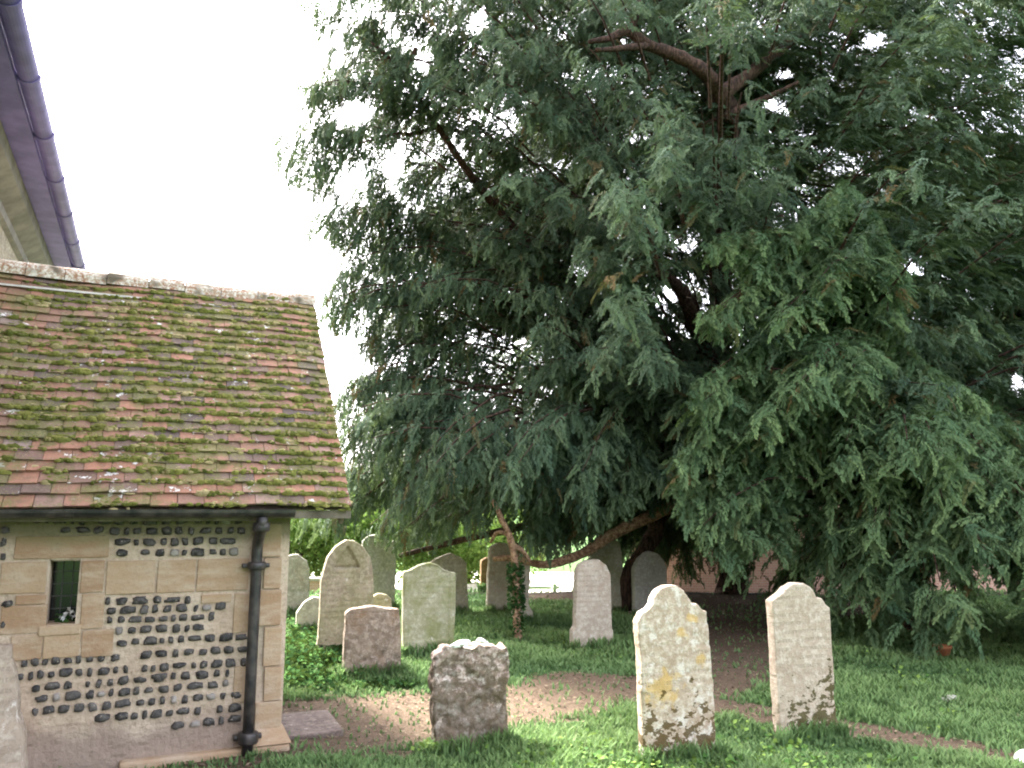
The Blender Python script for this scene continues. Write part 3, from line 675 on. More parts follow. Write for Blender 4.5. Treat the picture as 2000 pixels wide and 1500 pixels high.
# white lichen caps on the two near stones: part of their upper edges
def lichen_caps(parent_label, items, mat):
    ob = next(o for o in COL.objects if o.get('label') == parent_label)
    for (x, z, y, r) in items:
        m = MB()
        for k in range(5):
            bm = bmesh.new(); bmesh.ops.create_icosphere(bm, subdivisions=2, radius=1); s = r * random.uniform(.4, .8)
            c = Vector((x + random.uniform(-r, r) * .6, y + random.uniform(-.02, .02), z + random.uniform(-r, r) * .3))
            for v in bm.verts: v.co = c + Vector((v.co.x * s, v.co.y * s * .5, v.co.z * s * .45)) * (1 + .35 * noise.noise(v.co * 2.2 + c * 30))
            bm.verts.index_update(); m.add([v.co for v in bm.verts], [[v.index for v in f.verts] for f in bm.faces]); bm.free()
        m.build('lichen_crust', mat, ob, True)
M['lichen'] = simple('white lichen', (.72, .72, .70), .95, .15, 30)
lichen_caps('short square crumbling headstone, pitted and lichen-crusted, white patches on its broken top', [(-.12, .70, .01, .045), (-.04, .715, .0, .05), (-.08, .70, .02, .04), (.07, .715, .01, .035), (.1, .70, .03, .025)], M['lichen'])

# ------------------------------------------------------------------ small things in the grass
def rock(name, label, cat, px, py, sx, sy, sz, mat, seed=0, dz=0.0):
    p = G(px, py); bm = bmesh.new(); bmesh.ops.create_icosphere(bm, subdivisions=4, radius=1)
    for v in bm.verts:
        n = 1 + .22 * noise.noise(v.co * 1.6 + Vector((seed, 0, 0))) + .08 * noise.noise(v.co * 5)
        v.co = Vector((v.co.x * sx, v.co.y * sy, max(v.co.z, -.5) * sz)) * n
    me = bpy.data.meshes.new(name); bm.to_mesh(me); bm.free()
    o = link(name, me, mat, smooth=True); o.location = (p[0], p[1], gz(p[0], p[1]) + dz); return tag(o, label, cat)
rock('stone', 'low grey stone lying half sunk in the grass at the right', 'stone', 1857, 1364, .13, .1, .05, st_tall, 3)
rock('stone', 'white stone corner at the bottom right edge of the grass', 'stone', 2004, 1500, .07, .1, .11, M['lichen'], 8)
tc = simple('terracotta', (.42, .16, .07), .8, .2, 12)
p = G(1842, 1285); pot = MB(); prof = [(.055, 0), (.085, .13), (.098, .135), (.1, .165), (.088, .165), (.075, .12)]
vs = []; fs = []
for r, z in prof: vs += [(r * math.cos(2 * math.pi * k / 20), r * math.sin(2 * math.pi * k / 20), z) for k in range(20)]
for i in range(5):
    for k in range(20): fs.append((i * 20 + k, i * 20 + (k + 1) % 20, (i + 1) * 20 + (k + 1) % 20, (i + 1) * 20 + k))
fs.append(tuple(range(19, -1, -1))); fs.append(tuple(range(100, 120))); pot.add(vs, fs)
o = pot.build('flowerpot', tc, None, True); o.location = (p[0], p[1], gz(p[0], p[1]) - .01); tag(o, 'small orange terracotta pot under the boughs at the right', 'flowerpot')
# flat ledger slab by the church corner
m = MB(); c4 = [G(548, 1444), G(672, 1428), G(640, 1388), G(545, 1396)]; o0 = sum(c4) / 4
m.add([tuple(c - o0 + np.array([0, 0, z])) for z in (-.05, .045) for c in c4], [(0, 3, 2, 1), (4, 5, 6, 7), (0, 1, 5, 4), (1, 2, 6, 5), (2, 3, 7, 6), (3, 0, 4, 7)])
slab = m.build('ledger_slab', stone('dark ledger stone', (.15, .115, .10), (.085, .065, .055), (.22, .18, .15), .03, seed=51.0)); slab.location = (o0[0], o0[1], gz(o0[0], o0[1]))
bv = slab.modifiers.new('b', 'BEVEL'); bv.width = .012; bv.segments = 2
tag(slab, 'flat dark stone slab lying in the earth beside the church corner', 'stone slab')

# ------------------------------------------------------------------ the church: flint vestry and nave wall
A0 = math.radians(24.5); W0 = G(548, 1462)
RM = np.array([[math.cos(A0), math.sin(A0), 0], [-math.sin(A0), math.cos(A0), 0], [0, 0, 1]])
CL = RM @ (np.array([0, 0, EYE]) - W0)
def wq(px, py, q=0.0):
    d = RM @ ray(px, py); t = (q - CL[1]) / d[1]; return CL + t * d
church = empty('church', tuple(W0), A0)
tag(church, 'flint and stone church vestry with mossy tiled roof, high nave eaves above it', 'church')
S0 = -2.56; RQ, RZ, EQ, EZ, SV = 1.592, 3.60, -.22, 1.625, .38

b = NB('lime mortar'); n1 = b.noise(3, 6, .6); n2 = b.noise(40, 6, .7); z = b.sep(b.coord())[2]
c = b.mix(b.step(n1, .35, .65), (.47, .36, .265), (.56, .46, .35)); c = b.mix(b.math('MULTIPLY', b.step(n2, .45, .75), .6), c, (.25, .19, .14))
low = b.step(b.math('ADD', z, b.math('MULTIPLY', b.math('SUBTRACT', n1, .5), .35)), .34, .16)
c = b.mix(b.math('MULTIPLY', low, .75), c, (.26, .20, .165))
olive_top = b.step(b.math('ADD', z, b.math('MULTIPLY', b.math('SUBTRACT', n1, .5), .25)), 1.36, 1.46)  # darker olive towards the top of the wall
c = b.mix(b.math('MULTIPLY', olive_top, .75), c, (.105, .105, .045))
M['mortar'] = b.bsdf(c, .95, b.bump(b.math('ADD', n2, n1), .7, .02), .1)
b = NB('knapped flint'); a = b.attr(); n = b.noise(35, 5, .6)
c = b.mix(b.step(n, .3, .75), b.mix(a[0], (.012, .012, .013), (.05, .046, .043)), (.11, .10, .09))
c = b.mix(b.step(a[1], .93, .99), c, (.30, .27, .24)); c = b.mix(b.step(b.noise(60, 4, .6), .6, .7), c, (.30, .26, .22))
M['flint'] = b.bsdf(c, .5, b.bump(n, .7, .012), .3)
b = NB('tan ashlar'); a = b.attr(); n1 = b.noise(4, 7, .65, b.mapv(scale=(1, 1, 3))); n2 = b.noise(50, 6, .7); z = b.sep(b.coord())[2]
c = b.mix(a[0], (.31, .195, .115), (.42, .30, .19)); c = b.mix(b.step(n1, .4, .7), c, (.46, .36, .26)); c = b.mix(b.math('MULTIPLY', b.step(n2, .5, .75), .4), c, (.2, .13, .09))
c = b.mix(b.math('MULTIPLY', b.step(b.math('ADD', z, b.math('MULTIPLY', b.math('SUBTRACT', n1, .5), .2)), 1.34, 1.44), .7), c, (.17, .15, .07))
M['ashlar'] = b.bsdf(c, .9, b.bump(b.math('ADD', n1, n2), .5, .015), .15)
M['iron'] = simple('black painted iron', (.018, .017, .019), .45, .4, 14, .5, bump=.25, c2=(.06, .05, .045))
M['old_wood'] = simple('weathered oak', (.16, .135, .105), .9, .35, 9, bump=.6)
M['dark'] = simple('dark interior', (.02, .018, .016), .9)
b = NB('window glass'); M['glass'] = b.bsdf((.01, .011, .013), .12, None, .5)
b = NB('clay tile'); a = b.attr(); n = b.noise(14, 6, .65); n2 = b.noise(70, 5, .7); n3 = b.noise(4.5, 5, .6)
c = b.ramp(a[0], (0, (.10, .078, .072)), (.3, (.155, .105, .088)), (.55, (.22, .125, .092)), (.8, (.30, .15, .10)), (1, (.23, .175, .155)))
c = b.mix(b.math('MULTIPLY', b.step(n, .42, .7), .55), c, (.10, .085, .055))
c = b.mix(b.math('MULTIPLY', b.step(b.math('ADD', n2, b.math('MULTIPLY', n3, .6)), .82, .98), .75), c, (.40, .33, .20))
c = b.mix(b.step(b.math('ADD', n, b.math('MULTIPLY', a[1], .35)), .90, .96), c, (.60, .58, .55))
c = b.mix(b.math('MULTIPLY', b.step(b.math('ADD', n3, b.math('MULTIPLY', n2, .4)), .66, .8), .7), c, (.105, .11, .035))
M['tile'] = b.bsdf(c, .9, b.bump(b.math('ADD', n, n2), .6, .01), .12)
b = NB('roof moss'); a = b.attr(); n = b.noise(90, 4, .7); n2 = b.noise(6, 4)
c = b.mix(a[0], (.075, .09, .022), (.19, .20, .05)); c = b.mix(b.step(n2, .4, .65), c, b.mix(a[0], (.13, .14, .035), (.27, .255, .075))); c = b.mix(b.step(a[1], .62, .8), c, (.40, .33, .17)); c = b.mix(b.math('MULTIPLY', b.step(n, .5, .8), .5), c, (.035, .04, .012))
M['moss'] = b.bsdf(c, .95, b.bump(n, .9, .02), .05)
b = NB('ridge tile'); a = b.attr(); n = b.noise(9, 7, .7); n2 = b.noise(40, 6, .7)
c = b.mix(b.step(n, .35, .6), (.30, .15, .085), (.36, .28, .20)); c = b.mix(b.step(n2, .44, .6), c, (.62, .58, .50)); c = b.mix(b.step(b.noise(5, 5), .55, .7), c, (.12, .10, .07))
M['ridge'] = b.bsdf(c, .9, b.bump(n2, .6, .02), .1)
M['soffit'] = simple('fringe-tinted violet eaves', (.15, .12, .34), .6, .2, 5, bump=.2)  # violet of the lens colour fringe put into the eaves' base colour
M['cornice'] = simple('grey stone cornice', (.20, .185, .18), .9, .25, 4, bump=.4)
M['nave'] = stone('nave rubble stone', (.42, .36, .28), (.25, .22, .18), (.55, .50, .42), .25, seed=61.0)

# window opening in local coordinates
w0 = wq(93, 1150)[0]; w1 = wq(155, 1150)[0]; wz0 = wq(120, 1222)[2]; wz1 = wq(122, 1096)[2]
m = MB()   # wall core in four pieces round the opening, then a rough mortar skin
for (x0, x1, z0, z1) in [(S0, w0, -.3, 1.6), (w1, -.001, -.3, 1.6), (w0, w1, -.3, wz0), (w0, w1, wz1, 1.6)]: m.box(x0, x1, .012, .36, z0, z1)
gx = np.linspace(S0, 0, 130); gy = np.linspace(-.3, 1.6, 96)
ox = lambda x: min(gx, key=lambda g: abs(g - x))
for i in range(len(gx) - 1):
    for j in range(len(gy) - 1):
        cx = (gx[i] + gx[i + 1]) / 2; cz = (gy[j] + gy[j + 1]) / 2
        if w0 < cx < w1 and wz0 < cz < wz1: continue
        q = [(gx[i], gy[j]), (gx[i + 1], gy[j]), (gx[i + 1], gy[j + 1]), (gx[i], gy[j + 1])]
        m.add([(x, -.008 * noise.noise(Vector((x * 9, z * 9, 1))) - .006 * noise.noise(Vector((x * 31, z * 31, 5))), z) for x, z in q], [(0, 1, 2, 3)])
# knapped flints in rough courses
ROWS = [(70, 205, 1035, 1035), (0, 24, 1034, 1034), (213, 482, 1037, 1036), (220, 470, 1059, 1057), (0, 28, 1060, 1060), (222, 480, 1081, 1077), (0, 26, 1088, 1087), (205, 385, 1174, 1171), (0, 26, 1182, 1180), (205, 452, 1194, 1184), (205, 450, 1212, 1203), (0, 20, 1220, 1218), (222, 445, 1233, 1223), (226, 484, 1256, 1243), (38, 484, 1296, 1268), (30, 484, 1322, 1292), (58, 448, 1345, 1313), (64, 446, 1366, 1335), (62, 484, 1390, 1356), (180, 484, 1404, 1381), (330, 470, 1418, 1404), (0, 30, 1012, 1014), (60, 480, 1016, 1018)]
def flint(m, s, z, w, h):
    bm = bmesh.new(); bmesh.ops.create_icosphere(bm, subdivisions=2, radius=1); k = random.uniform(0, 50); t = random.uniform(-.25, .25)
    col = (random.random() ** 1.5, random.random(), 0)
    for v in bm.verts:
        q = v.co * (1 + .65 * noise.noise(v.co * 1.3 + Vector((k, 0, 0))) + .3 * noise.noise(v.co * 3 + Vector((0, k, 0))))
        x = max(-1, min(1, q.x * 1.15)); zz = max(-1, min(1, q.z * 1.2)); y = max(-.75, q.y)
        v.co = Vector((s + w / 2 * (x + .15 * zz * t), y * .022 - .003, z + h / 2 * (zz + t * x * .4)))
    bm.verts.index_update(); m.add([v.co for v in bm.verts], [[v.index for v in f.verts] for f in bm.faces], 1, col); bm.free()
for (x0, x1, y0, y1) in ROWS:
    x = x0 + random.uniform(0, 5)
    while x < x1 - 8:
        w = min(random.choice([10, 12, 14, 16, 18, 20, 23, 26, 31]), x1 - x); y = y0 + (y1 - y0) * (x + w / 2 - x0) / max(1, x1 - x0) + random.uniform(-1.5, 1.5)
        if random.random() > .04 and not (88 < x + w and x < 160 and 1090 < y < 1226):
            a = wq(x, y); c = wq(x + w, y); flint(m, (a[0] + c[0]) / 2, a[2], c[0] - a[0], random.uniform(.036, .058))
        x += w + random.uniform(5, 11)
wall = m.build('flint_wall', [M['mortar'], M['flint']], church)
wall.data.polygons.foreach_set('use_smooth', [True] * len(wall.data.polygons))

m = MB()   # dressed stone blocks
def block(x0, x1, y0, y1, pr=.006, tone=None):
    a = wq(x0, (y0 + y1) / 2); c = wq(x1, (y0 + y1) / 2); xm = (x0 + x1) / 2; t = wq(xm, y0); bt = wq(xm, y1)
    m.box(a[0] + .003, c[0] - .003, -pr - .006, .05, bt[2] + .003, t[2] - .003, 0, (random.random() if tone is None else tone, 0, 0), .005, .002)
for q in [(28, 214, 1046, 1091), (0, 91, 1097, 1160), (0, 91, 1182, 1238), (30, 91, 1161, 1181), (157, 204, 1094, 1158), (157, 204, 1159, 1228), (84, 157, 1229, 1286), (158, 222, 1229, 1283), (20, 83, 1239, 1290), (206, 303, 1094, 1161), (306, 382, 1093, 1158), (384, 486, 1090, 1154), (392, 452, 1160, 1178), (455, 486, 1158, 1236), (455, 486, 1300, 1372)]: block(*q)
for y0, y1 in [(1022, 1088), (1089, 1150), (1151, 1222), (1223, 1300), (1301, 1368), (1369, 1436)]: block(514 - (18 if (y0 // 65) % 2 else 0), 549, y0, y1, .016)
m.build('dressed_stone', M['ashlar'], church)
m = MB(); m.box(-1.0, .05, -.07, .4, -.3, .045, 0, (.7, 0, 0), .015, .003); m.box(-1.005 - 1.5, -1.005, -.05, .4, -.3, -.06, 0, (.4, 0, 0), .015, .003)
vs = [(-.17, -.015, .16), (.004, -.015, .16), (.06, -.072, .05), (-.2, -.072, .05), (-.17, .01, .16), (.004, .3, .16), (.06, .3, .05), (-.2, .01, .05)]
m.add(vs, [(0, 3, 2, 1), (1, 2, 6, 5), (0, 1, 5, 4), (0, 4, 7, 3)], 0, (.6, 0, 0)); m.build('plinth', M['ashlar'], church)
# gable and back wall of the vestry
m = MB(); m.add([(0, .012, -.3), (0, 3.2, -.3), (0, 3.2, 1.6), (0, RQ, RZ - .12), (0, .012, 1.6), (-.3, .3, -.3), (-.3, 2.9, -.3), (-.3, 2.9, 1.6), (-.3, RQ, RZ - .4), (-.3, .3, 1.6)], [(0, 1, 2, 3, 4), (9, 8, 7, 6, 5), (0, 5, 6, 1), (1, 6, 7, 2), (4, 9, 5, 0)])
m.box(S0, -.3, 2.9, 3.2, -.3, 1.6); m.build('gable_wall', M['mortar'], church)
win = MB(); win.box(w0 - .02, w1 + .02, .27, .30, wz0 - .03, wz1 + .03); wn = win.build('window', M['glass'], church)
lead = MB()
for k in range(1, 3): lead.box(w0 + (w1 - w0) * k / 3 - .003, w0 + (w1 - w0) * k / 3 + .003, .262, .271, wz0, wz1)
for k in range(1, 5): lead.box(w0, w1, .263, .2705, wz0 + (wz1 - wz0) * k / 5 - .003, wz0 + (wz1 - wz0) * k / 5 + .003)
lead.build('leading', M['iron'], wn)
m = MB(); m.box(w0 - .03, w1 + .03, -.02, .36, wz0 - .06, wz0 + .004, 0, (.9, 0, 0), .01); m.build('window_sill', M['ashlar'], church)

# roof tiles one by one, in courses
pitch = math.atan2(RZ - EZ, RQ - EQ); cp, sp_ = math.cos(pitch), math.sin(pitch); SL = math.hypot(RZ - EZ, RQ - EQ)
def on_roof(s, d, h): return (s, EQ + d * cp - h * sp_, EZ + d * sp_ + h * cp)
def on_back(s, d, h): return (s, 2 * RQ - (EQ + d * cp - h * sp_), EZ + d * sp_ + h * cp)
m = MB(); ncol = 18; tw = (SV - S0) / ncol; nrow = 26; ga = SL / nrow
sag = lambda s: .014 * math.sin((s + 1) * 2.2) + .007 * math.sin(s * 5.3 + 1)
for r in range(nrow):
    off = (r % 2) * .5; wav = random.uniform(-.004, .004)
    for cidx in range(-1, ncol + 1):
        s0 = S0 + (cidx + off) * tw; s1 = s0 + tw; s0 = max(S0, s0); s1 = min(SV + random.uniform(-.006, .006), s1)
        if s1 - s0 < .03: continue
        d0 = r * ga + random.uniform(-.007, .007) + wav; d0 -= (random.random() < .05) * random.uniform(.012, .035); d1 = d0 + .165; hl = .031 + random.uniform(-.006, .008); hr = .031 + random.uniform(-.006, .008); g_ = .002
        if d1 > SL: d1 = SL
        th = .014; vs = []
        for (s, h0) in ((s0 + g_, hl), (s1 - g_, hr)):
            for (d, hh) in ((d0, h0), (d1, .006)):
                for t in (0, th): vs.append(on_roof(s, d, hh + t - th + sag(s)))
        k = random.random(); k = k if random.random() > .25 else random.uniform(.55, .8)
        m.add(vs, [(0, 4, 5, 1), (1, 5, 7, 3), (0, 1, 3, 2), (4, 6, 7, 5), (2, 3, 7, 6), (0, 2, 6, 4)], 0, (k, random.random(), 0))
for r in range(9):
    m.add([on_back(s, d, h) for d, h in ((r * SL / 9, .03), ((r + 1) * SL / 9, .0)) for s in (S0, SV)], [(0, 2, 3, 1)], 0, (random.random(), 0, 0))
m.add([on_roof(s, d, -.04) for d in (0.02, SL) for s in (S0, SV - .01)] + [on_back(s, d, -.04) for d in (.02, SL) for s in (S0, SV - .01)], [(0, 1, 3, 2), (4, 6, 7, 5)], 0, (.1, 0, 0))
m.build('roof', M['tile'], church)
m = MB()   # pale mortar streak under the third course from the top
xs_ = np.linspace(S0, SV - .02, 60)
for a, c in zip(xs_[:-1], xs_[1:]):
    d = SL - 3 * ga; w = .011
    m.add([on_roof(a, d - .004, .028), on_roof(c, d - .004, .028), on_roof(c, d + w, .036), on_roof(a, d + w, .036), on_roof(a, d + w, .02), on_roof(c, d + w, .02)], [(0, 1, 2, 3), (3, 2, 5, 4)])
m.build('mortar_fillet', simple('pale lime mortar', (.50, .47, .43), .95, .15, 12), church)
m = MB()   # moss tufts, thickest on the middle and right of the slope
cnt = 0
while cnt < 12500:
    s = random.uniform(S0, SV - .02); r = random.randrange(nrow); d = r * ga + random.choice([random.gauss(.004, .012), random.uniform(0, .1), random.uniform(0, .1)])
    dn = .55 + .9 * noise.noise(Vector((s * 1.6, d * 2.2, 3))) + .7 * noise.noise(Vector((s * 5, d * 9, 8))) + .12 * math.sin(s * 2 + 2)
    if r < 2: dn -= .35
    if r > nrow - 4: dn -= .25
    if random.random() > dn: continue
    cnt += 1
    edge = abs(((d / ga + .5) % 1) - .5) < .16
    w = random.uniform(.012, .034); l = random.uniform(.008, .018); hh = random.uniform(.006, .016) * (1.3 if edge else .8)
    if random.random() < .10: w *= 1.7; l *= 1.6; hh *= 1.5
    col = (random.random(), random.random() * (.62 + .5 * max(0, noise.noise(Vector((s * 3, d * 4, 1))))) + .15, 0)
    vs = []; base_h = .028 - .2 * (d - math.floor(d / ga + .15) * ga)
    for (rr, hz) in ((1, 0), (.8, .65), (.35, 1)):
        for k in range(6):
            t = k * math.pi / 3 + .3; j = random.uniform(.75, 1.25); vs.append(on_roof(s + w * rr * j * math.cos(t), d + l * rr * j * math.sin(t), base_h - .006 + hh * hz * j + sag(s)))
    fs = [(i * 6 + k, i * 6 + (k + 1) % 6, (i + 1) * 6 + (k + 1) % 6, (i + 1) * 6 + k) for i in range(2) for k in range(6)] + [tuple(12 + k for k in range(6))]
    m.add(vs, fs, 0, col)
tag(m.build('moss', M['moss'], church, True), kind='stuff')
m = MB(); s = S0   # ridge tiles bedded in mortar
while s < SV - .02:
    e = min(SV + .01, s + random.uniform(.28, .33)); r0 = .105 + random.uniform(-.006, .008); dz = random.uniform(-.01, .01); n = 9; vs = []
    for (x, rr) in ((s, r0 + .006), (e - .006, r0)):
        for (r_, ) in ((rr,), (rr - .018,)):
            for k in range(n):
                t = math.pi * (k / (n - 1)) ; vs.append((x, RQ - 1.15 * r_ * math.cos(t) , RZ - .085 + dz + r_ * 1.25 * math.sin(t) ** .8))
    fs = []
    for k in range(n - 1): fs += [(k, k + 1, 2 * n + k + 1, 2 * n + k), (k, n + k, n + k + 1, k + 1), (2 * n + k, 2 * n + k + 1, 3 * n + k + 1, 3 * n + k)]
    m.add(vs, fs, 0, (random.random(), 0, 0)); s = e
m.build('ridge', M['ridge'], church)
m = MB()   # verge board under the overhanging edge, both slopes, and the eaves plate end
for fn in (on_roof, on_back):
    vs = [fn(s, d, h) for s in (SV - .055, SV - .025) for d in (.0, SL - .02) for h in (-.16, -.012)]
    m.add(vs, [(0, 1, 3, 2), (4, 6, 7, 5), (0, 4, 5, 1), (2, 3, 7, 6), (1, 5, 7, 3), (0, 2, 6, 4)])
m.build('bargeboard', M['old_wood'], church)
m = MB(); m.box(-.22, SV + .01, -.19, -.10, 1.555, 1.612, 0, (.5, .5, .5), .006, .004); m.box(S0, -.23, -.16, .02, 1.54, 1.59, 0, (.5, .5, .5), .004); m.build('eaves_plate', M['old_wood'], church)
def half_gutter(m, x, y, z, r, along, L0, L1, n=9):
    """half-round gutter: along 's' or 'q'"""
    vs = []
    for L in (L0, L1):
        for r_ in (r, r - .006):
            for k in range(n):
                t = math.pi * k / (n - 1); a = -r_ * math.cos(t); h = -r_ * math.sin(t)
                vs.append((L, y + a, z + h) if along == 's' else (x + a, L, z + h))
    fs = []
    for k in range(n - 1): fs += [(k, k + 1, 2 * n + k + 1, 2 * n + k), (n + k, 3 * n + k, 3 * n + k + 1, n + k + 1), (k, n + k, n + k + 1, k + 1), (2 * n + k, 2 * n + k + 1, 3 * n + k + 1, 3 * n + k)]
    fs += [(0, 2 * n, 3 * n, n), (n - 1, 2 * n - 1, 4 * n - 1, 3 * n - 1)]
    m.add(vs, fs)
m = MB(); half_gutter(m, 0, -.27, 1.615, .052, 's', S0, -.02)
for s in (-2.2, -1.4, -.62): half_gutter(m, 0, -.27, 1.617, .058, 's', s, s + .05)
m.build('gutter', M['iron'], church, False)
ps = wq(502, 1080, -.08)[0]
m = MB(); m.tube([(ps, -.27, 1.57), (ps, -.26, 1.52), (ps, -.20, 1.46), (ps, -.1, 1.40), (ps, -.085, 1.34), (ps, -.085, .5), (ps, -.085, -.1)], .037, 14)
dp = m.build('downpipe', M['iron'], church, True)
m = MB()
for z, r, h in ((1.50, .052, .06), (1.235, .056, .05), (.115, .062, .07)):
    yy = -.235 if z > 1.4 else -.085
    m = MB(); m.tube([(ps, yy, z - h / 2), (ps, yy, z - h / 2 + .008), (ps, yy, z + h / 2 - .008), (ps, yy, z + h / 2)], [r, r + .006, r + .006, r], 14)
    if z < 1.4: m.box(ps - .09, ps + .09, -.075, -.006, z - .014, z + .014, 0, (.5, .5, .5), .004)
    m.build('collar', M['iron'], dp, True)
# rough buttress at the nave corner, lichened
m = MB(); bz = np.linspace(-.3, .80, 15)
for a, c in zip(bz[:-1], bz[1:]):
    fx = lambda z: wq(46, 1470, -.3)[0] - .22 * max(0, (z - .1)) ** 1.2 - .03 * noise.noise(Vector((z * 9, 1, 1)))
    fy = lambda z: -.34 + .28 * max(0, z) ** 1.0 + .02 * noise.noise(Vector((z * 8, 4, 1)))
    m.add([(S0, fy(a), a), (fx(a), fy(a), a), (fx(a), .02, a), (S0, fy(c), c), (fx(c), fy(c), c), (fx(c), .02, c)], [(0, 1, 4, 3), (1, 2, 5, 4)] + ([(3, 4, 5)] if c == bz[-1] else []))
m.build('buttress', stone('grey buttress stone', (.37, .30, .225), (.28, .22, .165), (.46, .395, .31), .25, seed=71.0), church, True)

# nave: wall, cornice, eaves and gutter running away above the vestry
m = MB()
NZ = 5.1
for (q0, q1) in ((-7.0, 12.0),): m.box(S0 - .5, S0, q0, q1, -.3, 4.86)
m.build('nave_wall', M['nave'], church)
m = MB(); prof = [(S0 - .02, 4.62), (S0 + .05, 4.66), (S0 + .06, 4.74), (S0 + .03, 4.78), (S0 + .12, 4.84), (S0 + .20, 4.90), (S0 + .21, 5.04), (S0 - .02, 5.05)]
vs = [(x, q, z) for q in (-7, 12) for x, z in prof]; n = len(prof)
m.add(vs, [(k, (k + 1) % n, n + (k + 1) % n, n + k) for k in range(n)] + [tuple(range(n - 1, -1, -1)), tuple(range(n, 2 * n))]); m.build('cornice', M['cornice'], church)
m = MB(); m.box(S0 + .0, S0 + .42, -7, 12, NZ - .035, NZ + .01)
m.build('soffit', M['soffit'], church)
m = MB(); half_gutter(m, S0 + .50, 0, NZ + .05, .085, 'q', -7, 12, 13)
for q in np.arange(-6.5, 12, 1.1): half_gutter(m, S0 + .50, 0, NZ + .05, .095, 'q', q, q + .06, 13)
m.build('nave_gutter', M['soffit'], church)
m = MB(); m.add([(S0 + .48, -7, NZ + .08), (S0 + .48, 12, NZ + .08), (S0 - 4, 12, NZ + 4.2), (S0 - 4, -7, NZ + 4.2), (S0 + .42, -7, NZ + .015), (S0 + .42, 12, NZ + .015)], [(0, 1, 2, 3), (0, 4, 5, 1)]); m.build('nave_roof', M['tile'], church)
# flowers standing inside on the window ledge
fl = empty('flowers', tuple(W0 + RM.T @ np.array([w1 - .05, .14, wz0]))); tag(fl, 'white flowers with green leaves in the narrow church window', 'flowers')
cen = rng.normal(0, 1, (26, 3)) * [.022, .02, .016] + [0, 0, .055]; V, Qd, A = leaf_cards(cen, .03)
link('petals', np_mesh('petals', V, Qd, A), M['lichen'], fl)
cen = rng.normal(0, 1, (40, 3)) * [.05, .02, .014] + [-.03, 0, .025]; V, Qd, A = leaf_cards(cen, .04)
link('leaves', np_mesh('leaves', V, Qd, A), M['ivy_leaf'], fl)

# ------------------------------------------------------------------ beyond the churchyard
b = NB('pink brick'); br = b.n('ShaderNodeTexBrick'); mp = b.n('ShaderNodeMapping'); b.set(mp.inputs[0], b.coord()); mp.inputs['Rotation'].default_value = (math.pi / 2, 0, 0)
b.set(br.inputs['Vector'], mp.outputs[0]); br.inputs['Scale'].default_value = 4.4
for k, v in (('Color1', (.40, .20, .14, 1)), ('Color2', (.50, .29, .21, 1)), ('Mortar', (.52, .45, .38, 1))): br.inputs[k].default_value = v
M['brick'] = b.bsdf(b.mix(b.math('MULTIPLY', b.noise(2, 5), .5), br.outputs[0], (.50, .36, .29)), .9)
M['white'] = simple('white paint', (.78, .77, .74), .6, .06, 6)
M['clay_roof'] = simple('red roof tiles', (.30, .13, .085), .9, .3, 5, bump=.5)
hx, hy = 9.6, 33.0; house = empty('brick_house', (hx, hy, -.22)); tag(house, 'pink brick house with red roof glimpsed through the yew beyond the lane', 'house')
m = MB(); m.box(0, 16, 0, 7, -.2, 5.0); m.add([(0, 0, 5), (0, 7, 5), (0, 3.5, 6.7), (16, 0, 5), (16, 7, 5), (16, 3.5, 6.7)], [(0, 2, 1), (3, 4, 5)]); m.build('wall', M['brick'], house)
m = MB(); m.add([(-.3, -.4, 4.75), (16.3, -.4, 4.75), (16.3, 3.5, 6.85), (-.3, 3.5, 6.85), (-.3, 7.4, 4.75), (16.3, 7.4, 4.75)], [(0, 1, 2, 3), (3, 2, 5, 4)]); rf = m.build('roof', M['clay_roof'], house)
md = rf.modifiers.new('t', 'SOLIDIFY'); md.thickness = .14
m = MB(); m.box(3, 3.9, 3, 4, 6.2, 8.0, bev=.03); m.build('chimney', M['brick'], house)
for k, (x, z) in enumerate([(1.5, 1), (4.8, 1), (9.5, 1), (13, 1), (1.5, 3.2), (4.8, 3.2), (9.5, 3.2), (13, 3.2)]):
    m = MB()
    for q in [(x, x + 1.2, z, z + .08), (x, x + 1.2, z + 1.22, z + 1.3), (x, x + .08, z + .08, z + 1.22), (x + 1.12, x + 1.2, z + .08, z + 1.22), (x + .57, x + .63, z + .08, z + 1.22)]: m.box(q[0], q[1], -.05, .02, q[2], q[3])
    w = m.build('window', M['white'], house); m = MB(); m.box(x + .08, x + 1.12, -.012, -.004, z + .08, z + 1.22); m.build('pane', M['glass'], w)
m = MB(); m.box(7.2, 8.2, -.05, -.003, -.1, 2.0, bev=.01); m.build('door', M['white'], house)

